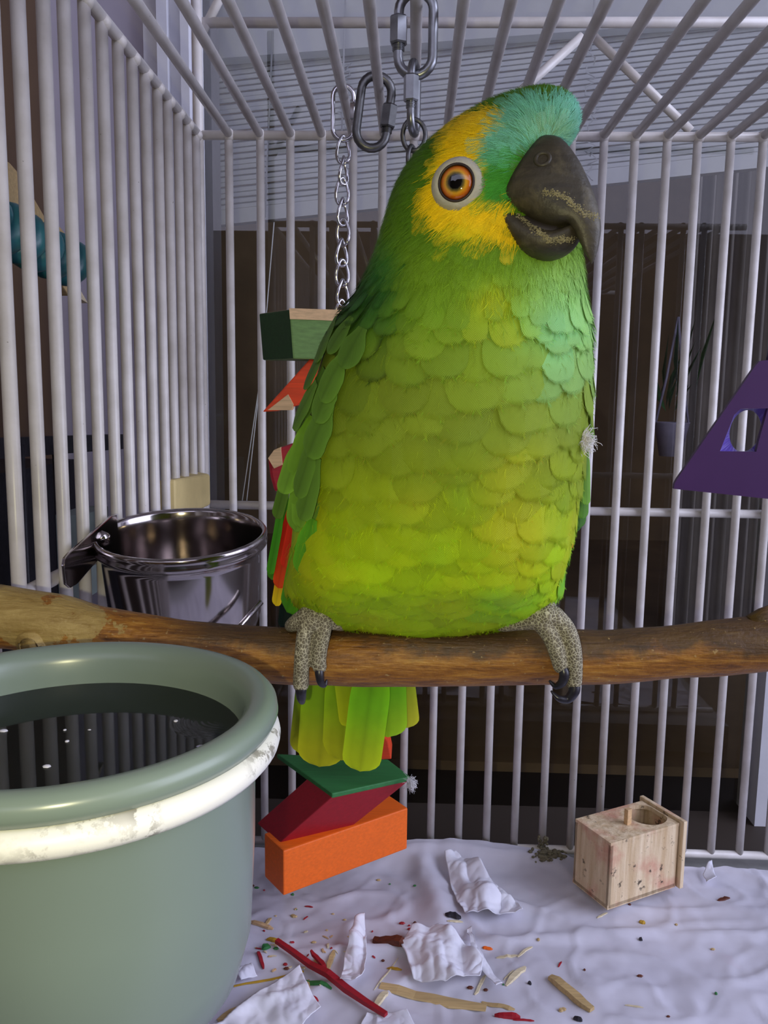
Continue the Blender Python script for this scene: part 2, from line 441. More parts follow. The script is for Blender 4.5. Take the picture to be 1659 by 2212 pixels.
c = M_paper.mix(M_paper.ramp(n2, [(.70, (0, 0, 0)), (.78, (.35, .35, .35))]), c, rgb(150, 132, 120))
M_paper.col(c).set(Roughness=.75).bump(n2, .12, .002); M['paper'] = M_paper.m
nx, ny = 190, 190
x0, x1, y0, y1 = XL + .006, XR - .004, .10, .6985
vs = []
for j in range(ny + 1):
    for i in range(nx + 1):
        x = lerp(x0, x1, i / nx); y = lerp(y0, y1, j / ny)
        if j == ny: y += .004 * noise.noise(V((x * 12, 0, 2))) - .014 * sstep(.10, .2, x) - .006 * sstep(-.03, -.1, x)
        elif j > ny - 8: y -= (.014 * sstep(.10, .2, x) + .006 * sstep(-.03, -.1, x)) * (j - ny + 8) / 8
        vs.append(V((x, y, -.003 + paper_h(x, y))))
fs = [(j * (nx + 1) + i, j * (nx + 1) + i + 1, (j + 1) * (nx + 1) + i + 1, (j + 1) * (nx + 1) + i) for j in range(ny) for i in range(nx)]
paper = tag(obj('paper_liner', mesh('paper_liner', vs, fs), M['paper']), 'white paper sheet lining the cage floor, creased and littered with scraps', 'paper')
pbvh = BVHTree.FromPolygons([tuple(q) for q in vs], fs)
def paper_at(px, py):
    d = ray(px, py).normalized(); h = pbvh.ray_cast(CAM, d)
    return h[0] if h[0] is not None else atZ(px, py, 0)

# ------------------------------------------------------------------ perch branch
YPE = .33
def bark():
    t = NT('brown_peeled_branch'); v = t.coord('Object', (22, 150, 150)); n = t.noise(v, 2.2, 7, .66, .6); v2 = t.coord('Object'); n2 = t.noise(v2, 420, 3); n3 = t.noise(v2, 45, 6, .65); vf = t.coord('Object', (60, 520, 520)); nf = t.noise(vf, 1.6, 4, .6)
    c = t.ramp(t.math('ADD', t.math('MULTIPLY', n, .6), t.math('MULTIPLY', nf, .4)), [(.34, rgb(80, 44, 8)), (.47, rgb(136, 86, 22)), (.56, rgb(162, 110, 36)), (.68, rgb(188, 140, 62))])
    geo = t.n('ShaderNodeSeparateXYZ'); t.l(v2, geo.inputs[0])
    le = t.math('MULTIPLY_ADD', geo.outputs[0], -30, -3.45); le = t.math('ADD', le, t.math('MULTIPLY_ADD', n3, 5.0, -2.5))
    up = t.math('MULTIPLY_ADD', geo.outputs[2], 90, -.35)
    le = t.math('MULTIPLY', t.math('ADD', le, 0, clamp=True), t.math('ADD', t.math('ADD', up, t.math('MULTIPLY_ADD', n3, 4, -1.9)), 0, clamp=True))
    c2 = t.ramp(n, [(.3, rgb(142, 114, 56)), (.7, rgb(184, 158, 94))]); c = t.mix(t.ramp(le, [(.3, (0, 0, 0)), (.42, (1, 1, 1))]), c, c2)
    dk = t.math('ADD', t.math('MULTIPLY_ADD', geo.outputs[2], 190, -.75), t.math('MULTIPLY_ADD', n3, 4.5, -2.3), clamp=True)
    dkx = t.math('MULTIPLY_ADD', geo.outputs[0], 40, 4.2, clamp=True)
    c = t.mix(t.math('MULTIPLY', dk, t.math('MULTIPLY', dkx, .8)), c, rgb(58, 48, 32))
    c = t.mix(t.ramp(n2, [(.67, (0, 0, 0)), (.72, (.7, .7, .7))]), c, rgb(178, 150, 96))
    t.col(c).set(Roughness=.5).bump(t.math('ADD', t.math('MULTIPLY', nf, .6), t.math('MULTIPLY', n2, .4)), .7, .0014); return t.m
M['bark'] = bark()
cl = [(-260, 1322, 72), (-60, 1326, 72), (40, 1336, 71), (130, 1352, 70), (200, 1369, 66), (280, 1382, 62), (400, 1400, 62), (520, 1411, 62), (620, 1417, 63), (760, 1420, 63), (900, 1420, 63), (1050, 1420, 62), (1200, 1420, 61), (1320, 1419, 59), (1430, 1411, 58), (1540, 1400, 60), (1659, 1388, 62), (1800, 1372, 62), (2300, 1330, 60), (2960, 1300, 56)]
pts, rad = [], []
for i in range(161):
    x = lerp(-8, 2960, i / 160); y = interp([(a, b) for a, b, _ in cl], x); r = interp([(a, c) for a, _, c in cl], x)
    p = atY(x, y, YPE); pts.append(p); rad.append(r * YPE / FPX * (1 + .03 * noise.noise(V((x * .012, 0, 9)))))
sm = [pts[0]] + [(pts[i - 1] + pts[i] * 2 + pts[i + 1]) / 4 for i in range(1, 160)] + [pts[-1]]
m = MB(); m.tube(sm, rad, 28)
perch_v = m.v[:]; perch_f = m.f[:]
org = V((0, YPE, atY(829, 1420, YPE).z))
perch = empty('perch_branch', 'thick brown peeled tree branch the parrot stands on', 'branch', loc=org)
for v_ in m.v: v_ -= org
for i, v_ in enumerate(m.v):
    q = v_ * 1.0; v_ += V((0, q.y, q.z)).normalized() * .0006 * noise.noise(V((q.x * 30, q.y * 160, q.z * 160)))
m.build('branch', M['bark'], perch)
kn = atY(95, 1368, YPE) - org + V((0, -.0115, -.001))
m = MB(); m.tube([kn + V((0, .006, 0)), kn + V((0, .0, 0)), kn + V((0, -.0022, 0)), kn + V((0, -.003, -.0002)), kn + V((0, -.002, 0)), kn + V((0, -.0012, 0))], [.008, .0066, .0052, .0036, .0022, .0008], 16)
m.build('knot', M['bark'], perch)
kn = atY(1655, 1340, YPE) - org + V((0, 0, .002))
m = MB(); m.tube([kn + V((-.004, 0, -.004)), kn + V((0, 0, 0)), kn + V((.002, 0, .003))], [.005, .004, .002], 10); m.build('twig_stub', M['bark'], perch)

# ------------------------------------------------------------------ grey bowl in its white ring
BC = V((-.0985, .2260, .3098))
M['grey'] = simple('grey_green_glazed_plastic', rgb(118, 132, 120), .26, 0, .03, 12)
def ring_mat():
    t = NT('chipped_white_ring_paint'); v = t.coord(); n = t.noise(v, 130, 6, .7); n2 = t.noise(v, 30, 3)
    k = t.math('MULTIPLY', t.ramp(n, [(.52, (0, 0, 0)), (.57, (1, 1, 1))]), t.ramp(n2, [(.44, (0, 0, 0)), (.54, (1, 1, 1))]))
    t.col(t.mix(k, rgb(232, 230, 220), rgb(150, 146, 134))).set(Roughness=.4).bump(n, .1, .0008); return t.m
M['ring'] = ring_mat()
bowl = empty('water_bowl', 'round grey-green bowl of water held in a chipped white ring', 'bowl', loc=BC - V((0, 0, .09)))
prof = [(.0, -.089), (.040, -.089), (.048, -.087), (.054, -.080), (.0575, -.068), (.0590, -.04), (.0594, -.008), (.0605, -.0048), (.0632, -.0042), (.0656, -.0030), (.0668, -.0004), (.0664, .0022), (.0648, .0040), (.0622, .0047), (.0592, .0042), (.0570, .0022), (.0560, -.001), (.0553, -.006), (.0545, -.02), (.0535, -.065), (.048, -.080), (.03, -.084), (0, -.084)]
prof = [(r * .915, z * (.92 if z > -.012 else 1)) for r, z in prof]
b = MB().lathe(prof, 96, V((0, 0, .09))).build('bowl_body', M['grey'], bowl)
# water
tw = NT('still_clear_water')
vv = tw.coord('Object'); mpn = tw.n('ShaderNodeVectorMath', operation='DISTANCE'); tw.l(vv, mpn.inputs[0]); mpn.inputs[1].default_value = (.041, .020, 0)
sn = tw.math('SINE', tw.math('MULTIPLY', mpn.outputs['Value'], 3600)); fall = tw.math('SUBTRACT', 1, tw.math('MULTIPLY', mpn.outputs['Value'], 60), clamp=True)
bp = tw.n('ShaderNodeBump'); bp.inputs['Strength'].default_value = .12; bp.inputs['Distance'].default_value = .0002; tw.l(tw.math('MULTIPLY', sn, fall), bp.inputs['Height'])
wt_ = tw.n('ShaderNodeBsdfTransparent'); wg_ = tw.n('ShaderNodeBsdfGlossy'); wg_.inputs['Roughness'].default_value = .02; tw.l(bp.outputs[0], wg_.inputs['Normal'])
wf_ = tw.n('ShaderNodeFresnel'); wf_.inputs[0].default_value = 1.33; tw.l(bp.outputs[0], wf_.inputs['Normal'])
wm_ = tw.n('ShaderNodeMixShader'); tw.l(wf_.outputs[0], wm_.inputs[0]); tw.l(wt_.outputs[0], wm_.inputs[1]); tw.l(wg_.outputs[0], wm_.inputs[2]); tw.l(wm_.outputs[0], tw.out.inputs[0])
M['water'] = tw.m
wat = MB().lathe([(0, 0), (.03, 0), (.0509, 0)], 72, V((0, 0, 0))).build('water', M['water'], bowl); wat.data.flip_normals() if wat.data.polygons[0].normal.z < 0 else None; wat.location = (0, 0, .09 - .0085)
rg = MB(); rg.tube(torus_pts((0, 0, .0825), .0578, 96), .0040, 14, closed=True); ring = rg.build('holder_ring', M['ring'], bowl)
m = MB(); m.tube([(-.057, .01, .0812), (-.0708, .012, .0812), (-.0708, .012, .10)], .003, 10); m.build('hook', M['ring'], ring)
m = MB(); m.tube([(-.057, -.01, .0812), (-.0708, -.012, .0812), (-.0708, -.012, .10)], .003, 10); m.build('hook', M['ring'], ring)
fl_ = random.Random(11)
for i in range(12):
    a = fl_.uniform(0, 6.28); r = fl_.uniform(0, .040); s_ = fl_.uniform(.0004, .0011)
    m = MB(); m.ball((BC.x + r * cos(a), BC.y + r * sin(a), BC.z - .0083), (s_ * fl_.uniform(.8, 2), s_, s_ * .4), 6, 4)
    tag(m.build('floating_speck', M['paper']), 'tiny white speck floating on the water of the grey-green bowl', 'speck', 'specks floating in the water bowl')

# ------------------------------------------------------------------ steel bowl on its hanger plate
SC = atY(392, 1158, .452); tilt = radians(8.5)
steel = empty('steel_feeding_cup', 'shiny stainless steel cup hooked on the side bars by a steel plate', 'cup', loc=SC)
steel.rotation_euler = (tilt, 0, 0)
R0 = .0487
prof = [(0, -.056), (.036, -.056), (.0415, -.052), (.0435, -.046), (.0450, -.010), (.0455, -.006), (.0478, -.0055), (.0487, -.0046), (.0490, -.003), (.0484, -.0016), (.0489, -.0004), (.0490, .0014), (.0480, .0028), (.0465, .0026), (.0455, .0008), (.0450, -.004), (.0440, -.02), (.0425, -.045), (.039, -.0535), (.02, -.0545), (0, -.0545)]
prof = [(r * .965, z) for r, z in prof]
MB().lathe(prof, 96).build('cup_body', M['steel'], steel)
# curved hanger plate along the side bars
pc = []
ctr = [(133, 1215), (160, 1180), (205, 1140), (245, 1112)]
XP = XL + .008
ptsT = [atX(140, 1205, XP), atX(165, 1178, XP), atX(205, 1140, XP), atX(243, 1113, XP)]
ptsB = [atX(140, 1268, XP), atX(165, 1252, XP), atX(205, 1205, XP), atX(243, 1170, XP)]
m = MB(); Rm = Matrix.Translation(SC) @ Matrix.Rotation(tilt, 4, 'X'); Ri = Rm.inverted()
n = 4; vs = []
poly = [atX(x, y, XP) for x, y in ((131, 1222), (134, 1206), (146, 1192), (180, 1163), (236, 1114), (247, 1112), (250, 1150), (232, 1180), (160, 1262), (146, 1270), (136, 1262))]
poly = [Ri @ p for p in poly]
m.prism(poly, Ri.to_3x3() @ V((.0016, 0, 0))); me = m.mesh('hanger_plate', False); bevel_mesh(me, .0005, 2); obj('hanger_plate', me, M['steel'], steel)
for dz in (.0,):
    a = Ri @ (atX(212, 1160, XP)); m = MB(); m.tube([a, a * .55 + V((-.040, .0, -.004)) * .45, V((-.0455, .002, -.006))], .004, 10); m.build('bracket', M['steel'], steel)
m = MB(); m.tube([V((.02, -.0448, -.046)), V((.036, -.036, -.040)), V((.047, -.02, -.030))], .0016, 8); m.build('handle_wire', M['steel'], steel)
# ------------------------------------------------------------------ quick links and chain under the roof
def link_path(L, W, n=10):
    """stadium outline in the local X-Z plane, hanging down from z=0"""
    r = W / 2; pts = []
    for i in range(n + 1): a = pi * i / n; pts.append(V((r * cos(a), 0, -r + r * sin(a))))
    for i in range(n + 1): a = pi + pi * i / n; pts.append(V((r * cos(a), 0, -(L - r) + r * sin(a))))
    return pts
def hexnut(p0, p1, R):
    m = MB(); d = V(p1) - V(p0); m.tube([V(p0), V(p0) + d * .06, V(p1) - d * .06, V(p1)], [R * .86, R, R, R * .86], 6); return m
def quick_link(name, label, loc, L, W, wire, mat, mat2, rz, side=1, ry=0, nutz=(.32, .68), group='steel quick links under the roof'):
    o = empty(name, label, 'quick link', None, loc); o.rotation_euler = (0, ry, rz)
    MB().tube(link_path(L, W), wire, 10, closed=True).build('link_wire', mat, o)
    me = hexnut((side * W / 2, 0, -L * nutz[0]), (side * W / 2, 0, -L * nutz[1]), wire * 1.85).mesh('screw_sleeve', False); obj('screw_sleeve', me, mat2, o)
    m = MB()
    for k in range(4): m.tube([V((side * W / 2, 0, -L * nutz[1] - .0005 - k * .0008)), V((side * W / 2, 0, -L * nutz[1] - .0008 - k * .0008))], wire * 1.25, 10)
    m.build('thread', mat2, o)
    return o
def roofY(px, py): return atZ(px, py, ZT).y
# shiny link with the toy chain, on roof bar 5
Y5 = roofY(738, 205); X5 = XL + 5 * SP
zl = ZT + .0062
def spanL(x, y0, y1, Y): return (atY(x, y0, Y) - atY(x, y1, Y)).length
L5 = zl - atY(735, 303, Y5).z
quick_link('quick_link', 'slim shiny quick link carrying the chain of the wooden block toy', (X5, Y5, zl), L5, .0145, .0016, M['chrome'], M['chrome'], radians(8), 1, 0, (.30, .62))
Y6 = roofY(812, 185); X6 = XL + 6 * SP
L6 = zl - atY(808, 322, Y6).z
quick_link('quick_link', 'empty tarnished grey quick link hanging from a roof bar', (X6, Y6, zl), L6, .0205, .0030, M['zinc_dark'], M['zinc_dark'], radians(10), 1, radians(7), (.36, .68))
Y7 = roofY(903, 10); X7 = XL + 7 * SP
za = ZT + .0062; L7 = za - atY(900, 163, Y7).z
quick_link('quick_link', 'large silver quick link looped over a roof bar with another hooked in it', (X7, Y7, za), L7, .0185, .0027, M['zinc'], M['zinc'], radians(-5), -1, 0, (.28, .62))
z2 = za - L7 + .0062; L72 = z2 - atY(900, 287, Y7).z
quick_link('quick_link', 'silver quick link turned edge-on below the large one, holding a small ring', (X7 - .0004, Y7, z2), L72, .0150, .0022, M['zinc'], M['zinc'], radians(78), -1, 0, (.24, .62))
z3 = z2 - L72 + .0048
c = V((X7, Y7, z3 - .006)); m = MB(); m.tube([c + V((.0062 * cos(a), .0008 * sin(a * 2), .0082 * sin(a))) for a in [2 * pi * i / 20 for i in range(20)]], .0013, 8, closed=True)
tag(m.build('chain_ring', M['zinc_dark']), 'small oval ring hooked below the edge-on quick link', 'ring')
c2 = c + V((-.001, .001, -.013)); m = MB(); m.tube([c2 + V((.002 * cos(a), .0052 * cos(a), .0075 * sin(a))) for a in [2 * pi * i / 20 for i in range(20)]], .0013, 8, closed=True)
tag(m.build('chain_ring', M['zinc_dark']), 'oval ring hanging from another ring, behind the parrot head', 'ring')

# ------------------------------------------------------------------ the hanging block toy
YT = Y5
toy = empty('hanging_block_toy', 'hanging chew toy of green, red and orange wooden blocks strung on a twisted chain', 'toy', loc=(X5, YT, zl - L5))
TI = Matrix.Translation(toy.location).inverted()
def toypart(o): o.parent = toy; o.matrix_parent_inverse = TI; return o
def twist_link(top, L, W, rz, wire=.0011):
    """curb-chain link: pear shape, half twisted"""
    pts = []; n = 22
    for i in range(n):
        a = 2 * pi * i / n; z = -L / 2 + L / 2 * cos(a); w = W / 2 * sin(a) * (1.12 - .35 * cos(a)); tw = .9 * (z / L + .5)
        pts.append(V(top) + Matrix.Rotation(rz + tw, 3, 'Z') @ V((w, 0, 0)) + V((0, 0, z)))
    return MB().tube(pts, wire, 7, closed=True)
ztop = zl - L5 + .003; zend = atY(735, 690, YT).z; nl = 9; step = (ztop - zend) / nl
pxs = [(735, 330), (735, 390), (732, 460), (735, 540), (736, 620), (733, 690)]
for i in range(nl):
    xc = X5 + .0005 * sin(i * 2.1); toypart(twist_link((xc, YT, ztop - i * step), step + .0048, .0078, (.35, 1.15, .2, .9, -.2, .8, .15, .7, .2)[i], .00115).build('chain_link', M['chrome']))
def block(name, poly, depth, mat, bev=.0012, mats=None):
    """front face given by pixels on the toy's plane, extruded away from the camera"""
    m = MB(); m.prism(poly, depth); me = m.mesh(name, False); bevel_mesh(me, bev, 2); return toypart(obj(name, me, mat))
def P(x, y, dy=0): return atY(x, y, YT + dy)
# pale green block with dark end: a bar turned so one end faces left-front
def boxblock(name, corner, e1, e2, e3, mat, bev=.0010):
    m = MB(); c = V(corner); m.add([c, c + e1, c + e1 + e2, c + e2, c + e3, c + e1 + e3, c + e1 + e2 + e3, c + e2 + e3], [(0, 1, 2, 3), (7, 6, 5, 4), (0, 4, 5, 1), (1, 5, 6, 2), (2, 6, 7, 3), (3, 7, 4, 0)])
    me = m.mesh(name, False); bevel_mesh(me, bev, 2); return toypart(obj(name, me, mat))
# green block: front vertical edge at px 631, end face runs back-left to 557
f0 = P(633, 775, -.016); f1 = P(625, 668, -.016); ev = f1 - f0
eL = P(560, 777, .004) - f0; eR = V((-eL.y, eL.x, 0)).normalized() * .075
eR = V((abs(eR.x), eR.y if eR.y < 0 else -eR.y, 0)); eR = V((.085, .02, 0))
g = boxblock('block', f0, eR, ev, V((eL.x, .034, 0)), M['green_dye2'], .0012); tag(g, 'pale green block with a dark green end')
me = g.data; me.materials.append(M['dark_green']); me.materials.append(M['bare_wood'])
for p_ in me.polygons:
    if p_.normal.x < -.55: p_.material_index = 1
    elif p_.normal.z > .7: p_.material_index = 2
m = MB(); of_ = V((0, -.0008, 0)); m.prism([f0 + eR * a_ + ev * b_ + of_ for a_, b_ in ((.0, .80), (.25, .80), (.5, .78), (.8, .86), (1.0, .86), (1.0, 1.02), (0, 1.02))], V((0, .004, 0)))
o = m.build('chewed_edge', M['bare_wood'], smooth=False); o.parent = g; o.matrix_parent_inverse = (toy.matrix_basis @ TI).inverted()
# red-orange triangular chunk under it
tri = [P(566, 890, -.005), P(600, 888, -.005), P(640, 876, -.005), P(668, 850, -.005), P(690, 780, -.005), P(668, 776, -.005)]
b1 = block('block', tri, V((.006, .022, .002)), M['redorange_dye'], .001)
wt = [P(578, 886, -.0056), P(622, 852, -.0056), P(634, 874, -.0056), P(628, 886, -.0056)]
m = MB(); m.prism(wt, V((.001, .004, 0))); o = m.build('chewed_face', M['bare_wood'], smooth=False); o.parent = b1; o.matrix_parent_inverse = (toy.matrix_basis @ TI).inverted()
# lower chewed chunk, mostly hidden by the parrot
b2 = block('block', [P(578, 992, -.004), P(590, 972, -.004), P(640, 955, -.004), P(700, 960, -.004), P(700, 1080, -.004), P(592, 1062, -.004), P(583, 1030, -.004)], V((0, .024, 0)), M['red_dye'], .0025)
m = MB(); m.prism([P(579, 990, -.006), P(592, 972, -.006), P(606, 966, -.006), P(610, 1004, -.006), P(592, 1012, -.006)], V((0, .006, 0))); o = m.build('chewed_face', M['bare_wood'], smooth=False); toypart(o)
# hidden middle of the toy: chain goes on behind the parrot
zz = P(735, 1085).z; ze = P(740, 1630).z; nn = 8; st = (zz - ze) / nn
for i in range(nn): toypart(twist_link((X5 + .002, YT, zz - i * st), st + .004, .008, (.35, 1.1)[i % 2], .0012).build('chain_link', M['chrome']))
# bottom stack. orange peg, green lozenge, red lozenge, orange bar
block('block', [P(746, 1645, -.010), P(846, 1640, -.010), P(838, 1600, -.010), P(800, 1560, -.010), P(760, 1575, -.010)], V((0, .026, 0)), M['redorange_dye'], .001)
def slab3(name, pts, h, mat, bev=.001):
    """top face polygon points (3-D), thickness h downwards"""
    m = MB(); m.prism(pts, V((0, 0, -h))); me = m.mesh(name, False); bevel_mesh(me, bev, 2); return toypart(obj(name, me, mat))
zg = P(730, 1690).z + .004
def Q(x, y, z): return atZ(x, y, z)
# green top lozenge lies on the red one (shared outline): top face seen from above
zt = P(720, 1715, -.03).z
top = [Q(717, 1714, zt), Q(886, 1677, zt), Q(838, 1640, zt), Q(598, 1628, zt)]
cen = sum(top, V()) / 4
sh = V((X5 + .004, YT, 0)) - V((cen.x, cen.y, 0)); sh.z = 0
slab3('block', [p_ for p_ in top], .004, M['green_dye'])
# red block: parallelogram front face, from green's front edge down to the lower-left
A, B = Q(717, 1714, zt), Q(886, 1677, zt)
hd = P(612, 1822, -.03).z - zt
lz = zt + hd
A2 = atZ(603, 1822, lz); B2 = A2 + (B - A) * .92
L1 = Q(640, 1672, zt); L2 = atZ(578, 1792, lz)
dback = (top[3] - top[0]).normalized() * .036
m = MB(); m.add([A - V((0, 0, .003)), B - V((0, 0, .003)), B2, A2, A + dback - V((0, 0, .003)), B + dback - V((0, 0, .003)), B2 + dback, A2 + dback], [(0, 1, 2, 3), (7, 6, 5, 4), (0, 4, 5, 1), (1, 5, 6, 2), (2, 6, 7, 3), (3, 7, 4, 0)])
me = m.mesh('block', False); bevel_mesh(me, .001, 2); toypart(obj('block', me, M['red_dye']))
# orange bar at the bottom
zo = lz + .001
F0 = atZ(612, 1838, zo); F1 = atZ(881, 1745, zo); dirb = (F1 - F0); dn_ = V((-dirb.y, dirb.x, 0)).normalized() * .030
hgt = F0.z - atY(607, 1935, F0.y).z
ob = slab3('block', [F0, F1, F1 + dn_, F0 + dn_], hgt, M['orange_dye'], .0012)
print('ORANGE', F0, F1, hgt, (F1 - F0).length)
# downy feather caught on the stack
M['down'] = simple('white_down_feather', rgb(224, 222, 224), .9, 0, .04, 80)
def down_tuft(c, R, n, seed, spread=(1, .5, 1), bias=(0, 0, 0)):
    r2 = random.Random(seed); m = MB()
    for i in range(n):
        d = V((r2.gauss(0, 1) * spread[0], r2.gauss(0, 1) * spread[1], r2.gauss(0, 1) * spread[2])) + V(bias); d.normalize(); L = R * r2.uniform(.5, 1)
        s, u = frame_along(d); a = V(c) + V((r2.gauss(0, .16), r2.gauss(0, .1), r2.gauss(0, .28))) * R; b_ = a + d * L * .5 + s * L * r2.uniform(-.2, .2); e = a + d * L + s * L * r2.uniform(-.35, .35) + u * L * r2.uniform(-.3, .3)
        e2_ = e + s * L * r2.uniform(-.4, .4) - V((0, 0, L * .3)); m.tube([a, b_, e, (e + e2_) / 2], [.00012, .00012, .0001, .00005], 3, caps=False)
    return m
dt = down_tuft(P(884, 1690, -.008), .0062, 200, 5, (.8, .4, 1), bias=(.9, 0, -.5)).build('down_feather', M['down'])
tag(dt, 'fluffy white down feather caught on the red block', 'feather', kind=None)

# ------------------------------------------------------------------ wooden box with a round hole on the floor
BZ0 = .003
p0, p1, p2 = atZ(1312, 1966, BZ0), atZ(1464, 1914, BZ0), atZ(1214, 1893, BZ0)
e1 = p1 - p0; e2 = (p2 - p0); e2 = e2 - e1 * (e2.dot(e1) / e1.length_squared)
e1 *= .96; e2 *= .80
hb = atY(1318, 1826, p0.y).z - BZ0
wb = empty('wooden_box', 'gnawed pale wooden box with a round hole in its top, by the back bars', 'box', loc=p0 + (e1 + e2) / 2)
WI = Matrix.Translation(wb.location).inverted()
def gnawed():
    t = NT('gnawed_pale_wood'); v = t.coord('Object', (1, 1, 1)); vs_ = t.coord('Object', (160, 160, 12)); n = t.noise(vs_, 1.2, 5); n2 = t.noise(v, 95, 5, .65); n3 = t.noise(v, 38, 4)
    c = t.ramp(n, [(.3, rgb(196, 168, 128)), (.7, rgb(232, 212, 178))])
    c = t.mix(t.ramp(n3, [(.5, (0, 0, 0)), (.68, (.7, .7, .7))]), c, rgb(196, 128, 108))
    c = t.mix(t.ramp(n2, [(.61, (0, 0, 0)), (.68, (.95, .95, .95))]), c, rgb(70, 58, 44))
    t.col(c).set(Roughness=.75).bump(t.math('ADD', n2, n), .6, .0015); return t.m
M['gnaw'] = gnawed()
def wbpart(name, m_or_me, mat, bev=None):
    me = m_or_me.mesh(name, False) if isinstance(m_or_me, MB) else m_or_me
    if bev: bevel_mesh(me, bev, 2)
    o = obj(name, me, mat); o.parent = wb; o.matrix_parent_inverse = WI; return o
th = .0035; u1, u2 = e1.normalized(), e2.normalized(); zv = V((0, 0, hb))
def panel(a, d1, d2, t): m = MB(); m.add([a, a + d1, a + d1 + d2, a + d2, a + t, a + d1 + t, a + d1 + d2 + t, a + d2 + t], [(3, 2, 1, 0), (4, 5, 6, 7), (0, 1, 5, 4), (1, 2, 6, 5), (2, 3, 7, 6), (3, 0, 4, 7)]); return m
wbpart('side_panel', panel(p0, e1, zv, u2 * th), M['gnaw'], .0008)
wbpart('side_panel', panel(p0, e2, zv, u1 * th), M['gnaw'], .0008)
wbpart('side_panel', panel(p0 + e2, e1, zv, -u2 * th), M['gnaw'], .0008)
wbpart('end_panel', panel(p0 + e1 - u2 * .004 + u1 * .001, e2 + u2 * .008, zv + V((0, 0, .004)), u1 * .004), M['gnaw'], .0008)
wbpart('base_panel', panel(p0, e1, e2, V((0, 0, th))), M['gnaw'])
# top panel with the round hole near its right end
zv = zv + V((0, 0, .0016)); hc = p0 + e1 * .80 + e2 * .52 + zv; HR = .0165; n = 32
outer = []
for i in range(n):
    a = 2 * pi * i / n; d = u1 * cos(a) + u2 * sin(a); tmax = 1e9
    for q, dd, lim in ((u1, e1.length, None), (u2, e2.length, None)):
        c0 = (hc - p0 - zv).dot(q); v_ = d.dot(q)
        if v_ > 1e-6: tmax = min(tmax, (dd - c0) / v_)
        elif v_ < -1e-6: tmax = min(tmax, -c0 / v_)
    outer.append(hc + d * tmax)
ang = []
inn = [hc + (u1 * cos(2 * pi * i / n) + u2 * sin(2 * pi * i / n)) * min(HR, (outer[i] - hc).length - .0015) for i in range(n)]
vs = outer + inn + [q - V((0, 0, th)) for q in inn]; fs = []
for i in range(n):
    j = (i + 1) % n; fs += [(i, j, n + j, n + i), (n + i, n + j, 2 * n + j, 2 * n + i)]
# corner fills
for cx, cy in ((0, 0), (1, 0), (1, 1), (0, 1)):
    cp = p0 + e1 * cx + e2 * cy + zv; k = len(vs); vs.append(cp)
    best = None
    for i in range(n):
        j = (i + 1) % n; A_, B_ = outer[i], outer[j]
        def onedge(p_, q, L): 
            c_ = (p_ - p0 - zv).dot(q); return abs(c_) < 1e-6 or abs(c_ - L) < 1e-6
        if (onedge(A_, u1, e1.length) != onedge(B_, u1, e1.length)) or (onedge(A_, u2, e2.length) != onedge(B_, u2, e2.length)):
            dd = (A_ - cp).length + (B_ - cp).length
            if best is None or dd < best[0]: best = (dd, i, j)
    fs.append((best[1], k, best[2]))
cs_ = [p0 + zv, p0 + e1 + zv, p0 + e1 + e2 + zv, p0 + e2 + zv]; k = len(vs); vs += cs_ + [c_ - V((0, 0, .0026)) for c_ in cs_]; fs += [(k + i, k + (i + 1) % 4, k + 4 + (i + 1) % 4, k + 4 + i) for i in range(4)]
tm = MB(); tm.add(vs, fs); me = tm.mesh('top_panel', False); wbpart('top_panel', me, M['gnaw'])
pg = atY(1362, 1770, (p0 + e1 * .4 + e2 * .5).y); pg = p0 + e1 * .46 + e2 * .42 + zv
m = MB(); m.box(pg + V((0, 0, .006)), .005, .004, .014, Matrix.Rotation(.6, 3, 'Z')); wbpart('peg', m, M['bare_wood'], .0005)

# ------------------------------------------------------------------ purple plastic triangle toy
YU = .53
pur = empty('purple_triangle_toy', 'purple plastic triangle with an oval hole hanging before the back bars', 'toy', loc=atY(1650, 1000, YU))
PI_ = Matrix.Translation(pur.location).inverted()
M['purple'] = simple('deep_purple_plastic', rgb(76, 46, 92), .35, 0, .08, 20); M['violet'] = simple('violet_plastic', rgb(104, 84, 178), .3, 0, .05, 20)
def ring_plate(outer, inner, d, name, mat, par):
    """outer/inner: equal-length loops on one plane"""
    n = len(outer); vs = [V(p) for p in outer] + [V(p) for p in inner] + [V(p) + d for p in outer] + [V(p) + d for p in inner]; fs = []
    for i in range(n):
        j = (i + 1) % n; fs += [(i, j, n + j, n + i), (2 * n + j, 2 * n + i, 3 * n + i, 3 * n + j), (i, 2 * n + i, 2 * n + j, j), (n + j, 3 * n + j, 3 * n + i, n + i)]
    m = MB(); m.add(vs, fs); return m.build(name, mat, par, smooth=False)
def poly_ray(poly, c, a):
    d = (cos(a), sin(a)); best = None
    for (x0, y0), (x1, y1) in zip(poly, poly[1:] + poly[:1]):
        ex, ey = x1 - x0, y1 - y0; den = d[0] * ey - d[1] * ex
        if abs(den) < 1e-9: continue
        t = ((x0 - c[0]) * ey - (y0 - c[1]) * ex) / den; s_ = ((x0 - c[0]) * d[1] - (y0 - c[1]) * d[0]) / den
        if t > 0 and -1e-6 <= s_ <= 1 + 1e-6 and (best is None or t < best): best = t
    return (c[0] + d[0] * best, c[1] + d[1] * best)
tri2 = [(1456, 1056), (1457, 1046), (1462, 1036), (1632, 790), (1641, 780), (1655, 778), (1672, 780), (1684, 790), (1858, 1062), (1864, 1074), (1862, 1090), (1850, 1098)]
sq = [(1555, 975), (1586, 896), (1600, 883), (1659, 882), (1640, 950), (1634, 976)]
hc2 = (1608, 931)
angs = [2 * pi * i / 48 for i in range(48)]
